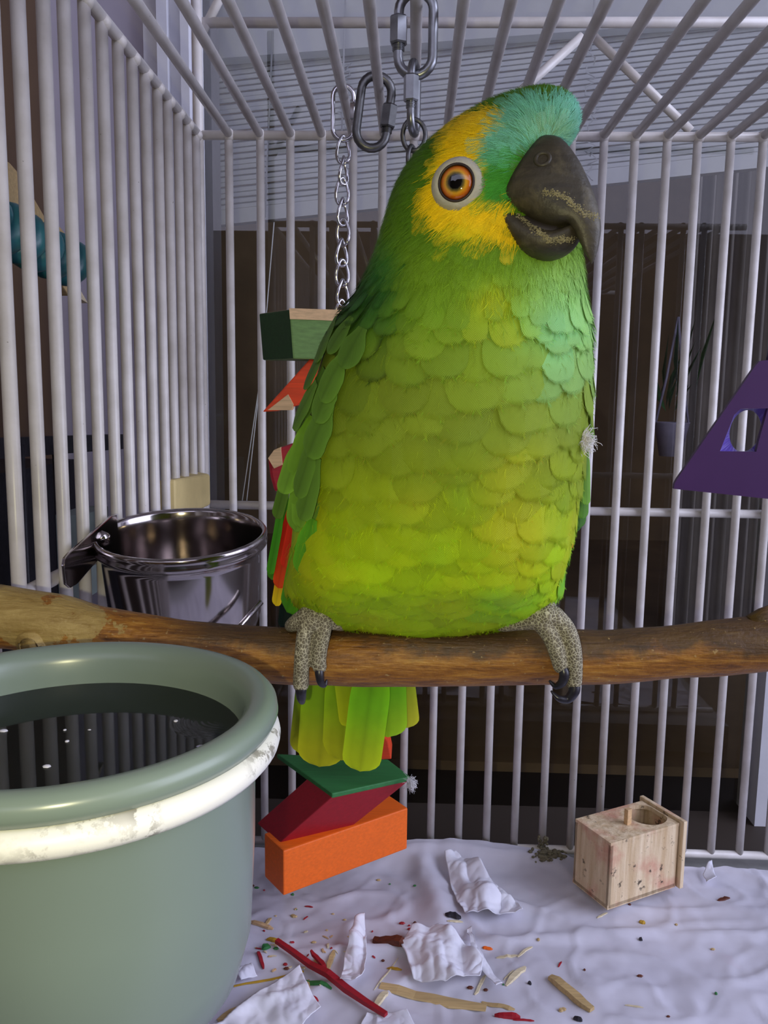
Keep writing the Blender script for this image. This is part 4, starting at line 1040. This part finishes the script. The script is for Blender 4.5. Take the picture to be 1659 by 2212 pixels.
def feather_grid(fb, p, t, n, L, W, colf, lift, nu=8, nv=6, conform=True, base=.0004, shape=.75, cup=.05, tipdark=0., bend=0., off=.0, fringe=0, uvs=1.0):
    b = t.cross(n).normalized(); P_, C_, UV_ = [], [], []
    for i in range(nu + 1):
        u = 1 - (1 - i / nu) ** 1.5 if i / nu > .0 else 0.; tl = min(.5, W / L * shape * .62); ww = .42 + .58 * sstep(0, .45, u)
        if u > 1 - tl: ww *= max(.05, sqrt(max(0.0, 1 - ((u - 1 + tl) / tl) ** 2)))
        for j in range(nv + 1):
            v_ = -1 + 2 * j / nv; q = p + t * (u * L) + b * (v_ * W / 2 * ww + bend * L * u * u)
            h_ = base + off + lift * u ** 1.4 - cup * W * v_ * v_ * .5 * u
            if conform:
                c_, nn, _, _ = BVH.find_nearest(q); dn_ = nn * max(h_, .0002); q = c_ + dn_
            else: q = q + n * h_
            e = max(abs(v_) ** 1.5, max(0, (u - .5) / .5)); P_.append(q); col = colf(u, v_, q)
            k = 1 - tipdark * max(0, (e - .62) / .38) ** 1.5
            C_.append((col[0] * k, col[1] * k, col[2] * k, 1)); UV_.append((u * L * 1000 * uvs, v_ * W / 2 * ww * 1000 * uvs))
    if fringe:
        for _ in range(fringe):
            j = r4.randrange(nv + 1); i_ = nu - (0 if abs(j - nv / 2) < nv * .3 else r4.choice((1, 2))); v_ = -1 + 2 * j / nv; q0 = P_[i_ * (nv + 1) + j]; c0_ = C_[i_ * (nv + 1) + j]
            j2 = max(0, min(nv, j + r4.choice((-1, 1)))); q0 = q0.lerp(P_[i_ * (nv + 1) + j2], r4.random()); d_ = (t + b * (v_ * 1.0 + r4.gauss(0, .16))).normalized(); fl_ = r4.uniform(.0022, .0046)
            FRINGE.append((q0 - d_ * fl_ * .55, d_, fl_, tuple(q * r4.uniform(.75, 1.25) for q in c0_[:3]), lift + base))
    # the edge parameter rides in the alpha channel
    m = 0
    for i in range(nu + 1):
        u = 1 - (1 - i / nu) ** 1.5
        for j in range(nv + 1):
            v_ = -1 + 2 * j / nv; e = max(abs(v_) ** 1.5 * (.55 + .45 * u), max(0, (u - .5) / .5)) * (.84 if uvs > 1 else 1); c = C_[m]; C_[m] = (c[0], c[1], c[2], e); m += 1
    fb.add(P_, C_, UV_, nu, nv)
BKB = mp(1175, 400)
def flow(p, n, px, py):
    w_ = sstep(640, 470, py)
    hd = (p - BKB).normalized() + V((0, 0, -.55)); lx, rx_ = interp([(r[0], r[1]) for r in ROWS], py), interp([(r[0], r[2]) for r in ROWS], py)
    sx = ((px - lx) / (rx_ - lx) - .5) * 2; bd = V((.18 * sx, 0, -1)); d = hd * w_ + bd * (1 - w_)
    d = d - n * d.dot(n); return d.normalized() if d.length > 1e-6 else V((0, 0, -1))
# dart throwing over the body surface
r4 = random.Random(42)
areas = []; tot = 0; tris = []
for f in bf[:-2]:
    for tri_ in ((f[0], f[1], f[2]), (f[0], f[2], f[3])):
        A_, B_, C__ = (bv[i] for i in tri_); ar = (B_ - A_).cross(C__ - A_).length / 2
        if ar > 0: tot += ar; areas.append(tot); tris.append((A_, B_, C__))
import bisect
def rad_at(py): return interp([(215, .0020), (420, .0022), (520, .0027), (600, .0036), (680, .0055), (740, .0072), (900, .0078), (1100, .0072), (1300, .0062)], py)
grid = {}; CELL = .009; samples = []
EYE = (993, 398)
for _ in range(34000):
    i = bisect.bisect(areas, r4.random() * tot); i = min(i, len(tris) - 1); A_, B_, C__ = tris[i]
    a, b = r4.random(), r4.random()
    if a + b > 1: a, b = 1 - a, 1 - b
    p = A_ + (B_ - A_) * a + (C__ - A_) * b; px, py = proj(p); r_ = rad_at(py)
    key = (int(p.x // CELL), int(p.y // CELL), int(p.z // CELL)); ok = True
    for dx in (-1, 0, 1):
        for dy in (-1, 0, 1):
            for dz in (-1, 0, 1):
                for (q, rq) in grid.get((key[0] + dx, key[1] + dy, key[2] + dz), ()):
                    if (q - p).length < (r_ + rq) / 2: ok = False; break
                if not ok: break
            if not ok: break
        if not ok: break
    if ok: grid.setdefault(key, []).append((p, r_)); samples.append((p, px, py, r_))
WINGB = [(690, 812), (760, 772), (800, 752), (900, 738), (1000, 716), (1100, 694), (1150, 662), (1180, 636)]
def inwing(px, py, face): return 690 < py < 1180 and face > -.6 and px < interp(WINGB, py) - 14
big, small = [], []
for (p, px, py, r_) in samples:
    c_, n, _, _ = BVH.find_nearest(p); t = flow(p, n, px, py); face = n.dot((CAM - p).normalized())
    L, W = (r_ * 3.3, r_ * 2.55) if py > 640 else (r_ * 3.6, r_ * 1.7)
    tipx, tipy = proj(p + t * L)
    if face > -.1:
        ex, ey = (px - EYE[0]) / 52, (py - EYE[1]) / 54; ex2, ey2 = (tipx - EYE[0]) / 46, (tipy - EYE[1]) / 47
        if ex * ex + ey * ey < 1 or ex2 * ex2 + ey2 * ey2 < 1: continue
    if inwing(px, py, face): continue
    (big if py > 690 and face > .05 else small).append((face * L, p, px, py, r_, n, t, L, W))
big.sort(key=lambda q: -q[0])
def nz3(p): return noise.noise(p * 48)
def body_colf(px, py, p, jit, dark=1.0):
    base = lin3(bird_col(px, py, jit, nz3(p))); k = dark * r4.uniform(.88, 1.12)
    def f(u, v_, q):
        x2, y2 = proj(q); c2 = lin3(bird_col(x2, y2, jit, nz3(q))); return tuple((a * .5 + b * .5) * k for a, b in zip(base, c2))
    return f
def add_body_feather(fb, rec):
    _, p, px, py, r_, n, t, L, W = rec; jit = (r4.gauss(0, 1), r4.gauss(0, 1))
    if py < 560: jit = (jit[0] * .55, jit[1] * .55)
    t2 = (t + n.cross(t) * r4.gauss(0, .07 if py > 600 else .12)).normalized()
    k = r4.uniform(.9, 1.1); small_ = py < 600
    napw = sstep(930, 800, px) * sstep(540, 600, py) * sstep(760, 690, py)
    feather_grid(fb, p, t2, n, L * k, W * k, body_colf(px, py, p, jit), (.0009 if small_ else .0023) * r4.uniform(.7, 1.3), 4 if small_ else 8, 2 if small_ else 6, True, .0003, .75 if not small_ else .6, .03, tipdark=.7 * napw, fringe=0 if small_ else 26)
for rec in big[:235]:
    fb = FB(); add_body_feather(fb, rec); fb.build('body_feather')
fb = FB()
for rec in big[235:] + small: add_body_feather(fb, rec)
o = fb.build('small_plumage'); o['kind'] = 'stuff'
print('FEATHERS', len(big), len(small))

# fine loose barbs that soften the plumage
hb_ = FB(); r5 = random.Random(77)
def barb(p, n, t, L, w_, c, lift):
    b = t.cross(n).normalized(); k = len(hb_.v); q1 = p + t * L * .5; q2 = p + t * L + b * L * r5.uniform(-.18, .18)
    c1, n1, _, _ = BVH.find_nearest(q1); c2, n2, _, _ = BVH.find_nearest(q2); a0 = p + n * .0004; a1 = c1 + n1 * (.0006 + lift * .5); a2 = c2 + n2 * (.0006 + lift)
    hb_.v += [a0 - b * w_, a0 + b * w_, a1 - b * w_ * .8, a1 + b * w_ * .8, a2]; hb_.f += [(k, k + 1, k + 3, k + 2), (k + 2, k + 3, k + 4)]
    hb_.c += [(*c, 0)] * 5; hb_.uv += [(0, 0)] * 5
for (q0, d_, L_, c_, h_) in FRINGE:
    cc, n, _, _ = BVH.find_nearest(q0); barb(cc + n * h_ * .5, n, d_, L_, .00011, c_, h_ * .9)
for _ in range(105000):
    i = min(bisect.bisect(areas, r5.random() * tot), len(tris) - 1); A_, B_, C__ = tris[i]; a, b = r5.random(), r5.random()
    if a + b > 1: a, b = 1 - a, 1 - b
    p = A_ + (B_ - A_) * a + (C__ - A_) * b; px, py = proj(p); n = (B_ - A_).cross(C__ - A_).normalized()
    if n.dot(V((p.x, .33 if py > 560 else .30, p.z)) - p) > 0: n = -n
    if n.dot((CAM - p).normalized()) < -.35: continue
    head = sstep(720, 520, py)
    if r5.random() > .08 + .92 * head or inwing(px, py, 1): continue
    t = flow(p, n, px, py); t = (t + n.cross(t) * r5.gauss(0, lerp(.3, .16, head))).normalized(); L = lerp(.0070, .0042, head) * r5.uniform(.7, 1.3)
    ex, ey = (px - EYE[0]) / 49, (py - EYE[1]) / 51; tx, ty = proj(p + t * L); ex2, ey2 = (tx - EYE[0]) / 40, (ty - EYE[1]) / 42
    if ex * ex + ey * ey < 1 or ex2 * ex2 + ey2 * ey2 < 1: continue
    jit = (r5.gauss(0, .7), r5.gauss(0, .7)); c = lin3(bird_col(px, py, jit, nz3(p))); k = r5.uniform(.80, 1.15)
    barb(p, n, t, L, lerp(.00012, .00010, head), tuple(q * k for q in c), lerp(.0021, .0011, head) * r5.uniform(.6, 1.3))
def barb_mat():
    t = NT('fine_feather_barbs'); a = t.n('ShaderNodeVertexColor', layer_name='Col'); t.col(a.outputs[0]).set(Roughness=.65); t.p.inputs['Specular IOR Level'].default_value = .2; return t.m
o = obj('fine_barbs', hb_.mesh('fine_barbs'), barb_mat()); birdpart(o); o['kind'] = 'stuff'
print('BARBS', len(hb_.f) // 2)

# ---- wing and tail feathers: root px, tip px, width px, colour, offset from body
def sfeather(r0, t0, w_, col, off=.002, name='wing_feather', tipcol=None, tipdark=0., flat=None, nrm=None, lift=.0014, cup=.05, shape=.8, wk=1.0):
    fb = FB(); c0 = lin3(col); c1 = lin3(tipcol) if tipcol else c0
    def colf(u, v_, q): k = 1 - .22 * exp(-(v_ / .16) ** 2) + .28 * sstep(.6, 1, abs(v_)) + .15 * sstep(.8, 1, u); c = mixc(c0, c1, sstep(.45, .95, u)); return tuple(a * k for a in c)
    if flat is None:
        p, n = onbody(*r0, BVH); q, n2 = onbody(*t0, BVH); t = (q - p); L = t.length; t.normalize(); n = (n + n2).normalized(); n = (n - t * n.dot(t)).normalized()
        W = w_ * (p.y) / FPX; feather_grid(fb, p, t, n, L, W * 1.3, colf, lift, 16, 8, True, .0006 + off, shape, cup, tipdark, uvs=1.9)
    else:
        p, q = atY(*r0, flat[0]), atY(*t0, flat[1]); t = q - p; L = t.length; t.normalize(); n = V(nrm or (0, -1, 0)); n = (n - t * n.dot(t)).normalized()
        feather_grid(fb, p, t, n, L, w_ * wk * flat[0] / FPX, colf, lift, 18, 10, False, 0, shape, cup, tipdark, uvs=1.9)
    return fb.build(name)
G1, G2, G3 = (80, 116, 38), (92, 132, 42), (104, 148, 44)
NW = (-.42, -.9, .05)
wf = [((722, 704), (690, 806), 44, G1), ((712, 800), (672, 905), 44, G1), ((770, 690), (728, 770), 46, G1), ((738, 690), (706, 790), 48, G1), ((795, 715), (758, 800), 56, G1), ((716, 752), (680, 846), 44, G1), ((757, 770), (716, 870), 58, G2), ((742, 800), (705, 915), 60, G2),
      ((702, 830), (660, 930), 44, G2), ((733, 870), (690, 985), 60, G2), ((700, 945), (668, 1070), 46, G2), ((705, 985), (676, 1120), 44, G2)]
for i, a in enumerate(wf): sfeather(*a, off=.0012 + .0002 * i, lift=.0016, tipdark=0)
# outer wing: built up from the innermost red quills to the overlying coverts
ow = [((628, 1180), (612, 1358), 30, (12, 30, 28), None, .338, .346), ((636, 1230), (634, 1358), 34, (14, 42, 30), None, .336, .345), ((620, 1160), (597, 1308), 26, (222, 140, 26), (226, 196, 30), .334, .340),
      ((640, 1050), (602, 1270), 36, (182, 34, 18), (206, 66, 24), .328, .334), ((648, 1060), (616, 1226), 30, (198, 44, 24), None, .325, .330), ((656, 1070), (638, 1162), 22, (204, 52, 28), None, .322, .325),
      ((624, 1010), (588, 1252), 30, (58, 120, 26), None, .330, .336), ((612, 1080), (584, 1240), 22, (62, 138, 28), None, .329, .334), ((630, 990), (598, 1120), 32, G1, None, .327, .331),
      ((668, 980), (640, 1148), 54, G3, None, .314, .320), ((650, 1030), (652, 1140), 40, G3, None, .312, .316), ((682, 1000), (668, 1130), 42, G2, None, .308, .312),
      ((676, 900), (638, 1036), 50, G3, None, .308, .314), ((652, 940), (614, 1068), 40, G3, None, .314, .320), ((690, 820), (648, 945), 44, G2, None, .305, .311), ((660, 1150), (622, 1320), 48, (84, 164, 30), None, .312, .320), ((676, 1120), (650, 1240), 46, (90, 160, 32), None, .304, .310)]
for i, (r0_, t0_, w_, c, c2, y0_, y1_) in enumerate(ow):
    if i < 9: sfeather(r0_, t0_, w_, c, flat=(y0_, y1_), nrm=NW, tipcol=c2, lift=.0006, cup=.09)
    else:
        ya, yb_ = onbody(*r0_)[0].y - .0022 - .0004 * (i - 9), onbody(max(t0_[0], 644), t0_[1])[0].y - .0028 - .0004 * (i - 9)
        sfeather(r0_, t0_, w_, c, flat=(ya, yb_), nrm=NW, tipcol=c2, lift=.0008, cup=.12, tipdark=0, wk=1.25)
NR = (.35, -.93, .05)
for (r0_, t0_, w_, c, ya, yb_) in (((1240, 1080), (1224, 1190), 28, (210, 50, 28), .334, .338), ((1250, 900), (1240, 1150), 40, (44, 84, 30), .330, .334), ((1258, 910), (1250, 1140), 34, (58, 102, 36), .327, .332), ((1264, 930), (1258, 1120), 28, (78, 124, 44), .324, .329), ((1266, 950), (1266, 1090), 20, (104, 150, 56), .321, .326), ((1254, 790), (1270, 960), 36, (98, 140, 42), .320, .324)):
    sfeather(r0_, t0_, w_, c, flat=(ya, yb_), nrm=NR, lift=.0006, cup=.09, tipdark=0)
dt = down_tuft(onbody(1250, 950)[0] + V((.001, -.003, 0)), .0048, 150, 9, (.5, .3, .9), (.7, -.5, -.2)).build('down_tuft', M['down']); birdpart(dt); dt['label'] = 'white down tuft poking out beside the wing'
# tail fan below the branch
TN = (0, -1, .25)
TL = [((690, 1380), (662, 1630), 84, (128, 168, 18), (178, 182, 24), .376), ((712, 1380), (690, 1654), 108, (132, 176, 18), (182, 184, 22), .374), ((750, 1380), (738, 1640), 92, (138, 184, 18), (178, 184, 20), .3728), ((748, 1370), (772, 1574), 80, (160, 186, 20), (186, 194, 20), .3700),
      ((856, 1380), (880, 1570), 60, (150, 172, 34), (182, 184, 40), .374), ((830, 1380), (838, 1590), 92, (112, 186, 24), (146, 190, 26), .3705), ((816, 1380), (778, 1664), 92, (124, 198, 24), (178, 200, 24), .367), ((620, 1370), (606, 1420), 60, (16, 48, 30), None, .372), ((1040, 1320), (1046, 1372), 90, (8, 38, 30), None, .372)]
for (a, b, w_, c, c2, Y) in TL: sfeather(a, b, w_, c, name='tail_feather', tipcol=c2, flat=(Y - .008, Y + .004), nrm=TN, tipdark=0, lift=.001, shape=.62)

# ---- beak
def beak_mat():
    t = NT('dark_horn_beak'); v = t.coord('Object'); n = t.noise(v, 90, 6, .65, .4); n2 = t.noise(v, 330, 4); vs_ = t.coord('Object', (60, 60, 400)); n3 = t.noise(vs_, 1, 4)
    c = t.ramp(n3, [(.3, rgb(46, 41, 30)), (.7, rgb(66, 60, 45))])
    c = t.mix(t.ramp(n, [(.52, (0, 0, 0)), (.72, (.55, .55, .55))]), c, rgb(112, 104, 80)); c = t.mix(t.ramp(n2, [(.60, (0, 0, 0)), (.72, (.4, .4, .4))]), c, rgb(36, 34, 30))
    t.col(c).set(Roughness=.5).bump(t.math('ADD', n, n2), .4, .0008); return t.m
M['beak'] = beak_mat(); M['crust'] = simple('flaky_pale_horn', rgb(138, 130, 96), .85, 0, .35, 300, .6)
M['mouth'] = simple('dark_grey_mouth_skin', rgb(52, 46, 44), .6)
def ringloft(rings, n=28, ridge=.38, sq=1.0):
    vs = []
    for (T_, B_, w_) in rings:
        T_, B_ = mp(*T_), mp(*B_); mid = (T_ + B_) / 2; h_ = (T_ - B_) / 2
        for k in range(n):
            a = 2 * pi * k / n; c_, s_ = cos(a), sin(a); vs.append(mid + h_ * c_ + LAT * (w_ / 1000 * math.copysign(abs(s_) ** .8, s_) * (1 - ridge * c_)))
    m_ = len(rings); fs = [(i * n + k, i * n + (k + 1) % n, (i + 1) * n + (k + 1) % n, (i + 1) * n + k) for i in range(m_ - 1) for k in range(n)]
    fs += [tuple(range(n)), tuple((m_ - 1) * n + n - 1 - k for k in range(n))]; mb = MB(); mb.add(vs, fs); return mb
def densify(R_, k=3):
    out = []
    for i in range(len(R_) - 1):
        p0_, p1_, p2_, p3_ = R_[max(i - 1, 0)], R_[i], R_[i + 1], R_[min(i + 2, len(R_) - 1)]
        for j in range(k):
            t = j / k
            def cr(a, b, c, d): return .5 * (2 * b + (c - a) * t + (2 * a - 5 * b + 4 * c - d) * t * t + (3 * b - a - 3 * c + d) * t ** 3)
            out.append(tuple((tuple(cr(*(q[s_][m_] for q in (p0_, p1_, p2_, p3_))) for m_ in (0, 1)) if s_ < 2 else max(.2, cr(*(q[2] for q in (p0_, p1_, p2_, p3_))))) for s_ in (0, 1, 2)))
    out.append(R_[-1]); return out
UB = [((1180, 292), (1106, 462), 9.5), ((1212, 298), (1144, 474), 9.8), ((1243, 335), (1172, 487), 9.4), ((1266, 380), (1196, 495), 8.4), ((1282, 420), (1217, 494), 7.2), ((1292, 455), (1234, 488), 6.0), ((1297, 488), (1246, 500), 4.8), ((1295, 515), (1256, 523), 3.6), ((1290, 540), (1265, 545), 2.5), ((1284, 560), (1274, 560), 1.2), ((1279, 569), (1278, 570), .3)]
ub = ringloft(densify(UB)); ubv = [q.copy() for q in ub.v]; ubf = ub.f[:]
upper = birdpart(ub.build('upper_beak', M['beak'])); tag(upper, 'dark grey hooked upper beak with flaking horn')
UBV = BVHTree.FromPolygons([tuple(q) for q in ubv], ubf)
LB = [((1098, 440), (1114, 500), 9.2), ((1130, 458), (1124, 532), 9.8), ((1165, 480), (1144, 557), 9.4), ((1200, 497), (1175, 564), 8.2), ((1225, 494), (1205, 557), 6.8), ((1240, 486), (1228, 543), 5.2), ((1247, 486), (1242, 527), 3.8), ((1251, 498), (1249, 514), 1.4)]
lb = ringloft(densify(LB), ridge=-.15); lbv = [q.copy() for q in lb.v]; lbf = lb.f[:]
lower = birdpart(lb.build('lower_beak', M['beak'])); LBV = BVHTree.FromPolygons([tuple(q) for q in lbv], lbf)
mo = ringloft([((1110, 440), (1112, 480), 7.), ((1170, 470), (1165, 510), 7.), ((1215, 480), (1212, 520), 5)]); subpart(mo.build('mouth_lining', M['mouth']), lower)
# flaky horn line along both edges
def crust(path, bvh, seed, R0=.0007):
    r2 = random.Random(seed); m = MB()
    for (x0, y0), (x1, y1) in zip(path, path[1:]):
        for i in range(int(math.hypot(x1 - x0, y1 - y0) / .25)):
            t = r2.random(); x, y = lerp(x0, x1, t) + r2.gauss(0, 4.5), lerp(y0, y1, t) + r2.gauss(0, 4.2); h = bvh.ray_cast(CAM, ray(x, y).normalized())
            if h[0] is not None: k_ = r2.random() ** 2; m.ball(h[0], (R0 * (.25 + 1.1 * k_), R0 * .3, R0 * (.2 + .6 * k_)), 5, 4)
    return m
subpart(crust([(1170, 415), (1200, 418), (1222, 424), (1240, 445), (1262, 462), (1290, 468)], UBV, 3, .00034).build('horn_flakes', M['crust']), upper)
subpart(crust([(1120, 462), (1140, 480), (1165, 502), (1190, 520), (1240, 516)], LBV, 5, .00038).build('horn_flakes', M['crust']), lower)
h = UBV.ray_cast(CAM, ray(1172, 343).normalized()); hn = h[1]; s_, u_ = frame_along(hn)
m = MB(); m.tube([h[0] + (s_ * cos(a) + u_ * sin(a)) * .0021 - hn * .0002 for a in [2 * pi * i / 18 for i in range(18)]], .0007, 8, closed=True); subpart(m.build('nostril', M['beak']), upper)

# ---- eye
ep, en = onbody(990, 398, BVH); en = (en * .6 + (CAM - ep).normalized() * .4).normalized()
en0 = onbody(990, 398, BVH)[1]; en0 = (en0 * .6 + (CAM - ep).normalized() * .4).normalized()
es, eu = frame_along(en)
if eu.z < 0: es, eu = -es, -eu
EM = Matrix(((es.x, eu.x, en.x, 0), (es.y, eu.y, en.y, 0), (es.z, eu.z, en.z, 0), (0, 0, 0, 1)))
def eyeobj(m, name, mat, par=None):
    me = m.mesh(name); o = obj(name, me, mat); o.matrix_basis = Matrix.Translation(ep + en * .0012) @ EM; 
    if par is None: birdpart(o)
    return o
M['eyeskin'] = simple('grey_white_eye_skin', rgb(178, 174, 162), .6, 0, .08, 500, .4); M['lid'] = simple('dark_eyelid', rgb(40, 26, 24), .5)
eyeskin = eyeobj(MB().lathe([(.0052, .0012), (.0056, .0015), (.0063, .0013), (.0072, .0006), (.0080, -.0006), (.0086, -.0024)], 40), 'eye_ring', M['eyeskin']); _s, _t = frame_along(en0); eyeskin.matrix_basis = Matrix.Translation(ep + en0 * .0012) @ Matrix(((_s.x, _t.x, en0.x, 0), (_s.y, _t.y, en0.y, 0), (_s.z, _t.z, en0.z, 0), (0, 0, 0, 1))) @ Matrix.Diagonal((1.06, 1.0, 1.0, 1))
def iris_mat():
    t = NT('orange_parrot_iris'); v = t.coord('Object'); sx = t.n('ShaderNodeSeparateXYZ'); t.l(v, sx.inputs[0])
    r_ = t.math('SQRT', t.math('ADD', t.math('MULTIPLY', sx.outputs[0], sx.outputs[0]), t.math('MULTIPLY', sx.outputs[1], sx.outputs[1])))
    n = t.noise(v, 1100, 3); rr_ = t.math('ADD', t.math('MULTIPLY', r_, 1000), t.math('MULTIPLY_ADD', n, .5, -.25)); q = t.math('DIVIDE', rr_, 6.0)
    c = t.ramp(q, [(0, rgb(6, 6, 8)), (.33, rgb(8, 8, 10)), (.37, rgb(60, 58, 44)), (.46, rgb(120, 100, 40)), (.56, rgb(206, 152, 40)), (.70, rgb(196, 108, 18)), (.82, rgb(150, 66, 12)), (.87, rgb(40, 20, 14))])
    t.col(c).set(Roughness=.05); t.p.inputs['Coat Weight'].default_value = 1.0; t.p.inputs['Coat Roughness'].default_value = .02; return t.m
M['iris'] = iris_mat()
eye = eyeobj(MB().lathe([(0, .0031), (.001, .00306), (.002, .00294), (.003, .0027), (.004, .0023), (.0048, .0017), (.0053, .0009), (.0055, -.001)], 40), 'eye', M['iris']); tag(eye, 'round orange eye with a black pupil')
m = MB(); m.tube(torus_pts((0, 0, .0015), .0055, 40), .00042, 8, closed=True); eyeobj(m, 'eyelid', M['lid'])

# the other eye, mirrored to the far side of the head
mir = ep - LAT * 2 * (ep - HC).dot(LAT); fp, fn, _, _ = BVH.find_nearest(mir); fs_, fu_ = frame_along(fn)
FM = Matrix.Translation(fp + fn * .0012) @ Matrix(((fs_.x, fu_.x, fn.x, 0), (fs_.y, fu_.y, fn.y, 0), (fs_.z, fu_.z, fn.z, 0), (0, 0, 0, 1)))
for src in (eyeskin, eye):
    o = src.copy(); COL.objects.link(o); o.matrix_basis = FM; birdpart(o)

# ---- feet
def scale_mat():
    t = NT('grey_scaled_foot_skin'); v = t.coord('Object'); vo = t.n('ShaderNodeTexVoronoi', feature='DISTANCE_TO_EDGE'); vo.inputs['Scale'].default_value = 740; t.l(v, vo.inputs['Vector'])
    n = t.noise(v, 300, 3)
    c = t.ramp(vo.outputs['Distance'], [(.0, rgb(200, 194, 166)), (.04, rgb(180, 174, 148)), (.10, rgb(112, 104, 84)), (.5, rgb(98, 90, 72))]); c = t.mix(t.ramp(n, [(.5, (0, 0, 0)), (.8, (.5, .5, .5))]), c, rgb(160, 152, 132))
    t.col(c).set(Roughness=.7).bump(t.math('MINIMUM', vo.outputs['Distance'], .25), .7, .0012); return t.m
M['scale'] = scale_mat(); M['claw'] = simple('black_claw', rgb(38, 36, 44), .3, 0, .4, 500)
def A(px, py, Y): return atY(px, py, Y)
def remeshed(mb, name, vox, mat, it=4):
    o = mb.build(name, mat); r = o.modifiers.new('r', 'REMESH'); r.mode = 'VOXEL'; r.voxel_size = vox; s = o.modifiers.new('s', 'SMOOTH'); s.iterations = it; s.factor = .5
    dg = bpy.context.evaluated_depsgraph_get(); me = bpy.data.meshes.new_from_object(o.evaluated_get(dg)); me.name = name
    o.modifiers.clear(); o.data = me; me.polygons.foreach_set('use_smooth', [True] * len(me.polygons)); return o
def smooth_path(pts, rr, k=5):
    out, ro = [], []
    for i in range(len(pts) - 1):
        p0_, p1_, p2_, p3_ = pts[max(i - 1, 0)], pts[i], pts[i + 1], pts[min(i + 2, len(pts) - 1)]
        for j in range(k):
            t = j / k; out.append(.5 * (2 * p1_ + (p2_ - p0_) * t + (2 * p0_ - 5 * p1_ + 4 * p2_ - p3_) * t * t + (3 * p1_ - p0_ - 3 * p2_ + p3_) * t ** 3)); ro.append(lerp(rr[i], rr[i + 1], t))
    return out + [pts[-1]], ro + [rr[-1]]
def tubeP(m, pts, rr, n=14):
    p_, r_ = smooth_path(pts, rr); m.tube(p_, r_, n); m.ball(p_[0], r_[0], 12, 8); m.ball(p_[-1], r_[-1], 12, 8)
def claw(pts, rr, foot):
    m = MB(); p_, r_ = smooth_path(pts, rr, 6); m.tube(p_, r_, 12); subpart(m.build('claw', M['claw']), foot)
m = MB()
tubeP(m, [A(690, 1285, .328), A(688, 1318, .321), A(680, 1338, .3175)], [.0050, .0056, .0052])
tubeP(m, [A(676, 1335, .3170), A(660, 1362, .3162), A(654, 1400, .3152), A(651, 1440, .3152), A(650, 1478, .3165)], [.0042, .0032, .0031, .0031, .0033])
tubeP(m, [A(698, 1335, .3170), A(699, 1360, .3162), A(692, 1395, .3152), A(688, 1424, .3152), A(690, 1440, .3152)], [.0042, .0031, .0031, .0031, .0029])
tubeP(m, [A(700, 1330, .3185), A(722, 1342, .3210), A(738, 1350, .3260)], [.0044, .0036, .0026]); tubeP(m, [A(665, 1332, .3185), A(640, 1345, .3210), A(628, 1352, .3270)], [.0044, .0034, .0026])
footL = birdpart(remeshed(m, 'foot', .00055, M['scale'])); tag(footL, 'grey scaly foot with two toes hanging straight down')
claw([A(650, 1478, .3165), A(650, 1492, .3158), A(651, 1506, .3168), A(653, 1517, .3185)], [.0024, .0023, .0020, .0012], footL)
claw([A(690, 1440, .3150), A(690, 1456, .3138), A(693, 1474, .3140), A(701, 1480, .3150), A(706, 1468, .3158)], [.0019, .0018, .0015, .0010, .0003], footL)
m = MB()
tubeP(m, [A(1165, 1285, .328), A(1170, 1316, .321), A(1180, 1334, .3175)], [.0052, .0058, .0052])
tubeP(m, [A(1084, 1352, .3225), A(1115, 1345, .3200), A(1150, 1336, .3180), A(1180, 1332, .3170)], [.0024, .0032, .0046, .0052])
tubeP(m, [A(1172, 1340, .3170), A(1190, 1372, .3158), A(1203, 1405, .3146), A(1211, 1438, .3150)], [.0050, .0038, .0035, .0031])
tubeP(m, [A(1196, 1334, .3170), A(1222, 1358, .3160), A(1236, 1395, .3148), A(1241, 1435, .3150), A(1240, 1474, .3165)], [.0046, .0037, .0034, .0032, .0031])
footR = birdpart(remeshed(m, 'foot', .00055, M['scale'])); tag(footR, 'grey scaly foot reaching sideways along the branch with hooked claws')
claw([A(1214, 1440, .3148), A(1219, 1455, .3136), A(1214, 1474, .3138), A(1200, 1482, .3148), A(1186, 1470, .3158)], [.0022, .0021, .0018, .0012, .0003], footR)
claw([A(1240, 1474, .3162), A(1240, 1493, .3155), A(1226, 1510, .3155), A(1206, 1508, .3145), A(1190, 1492, .3155)], [.0024, .0023, .0018, .0012, .0003], footR)
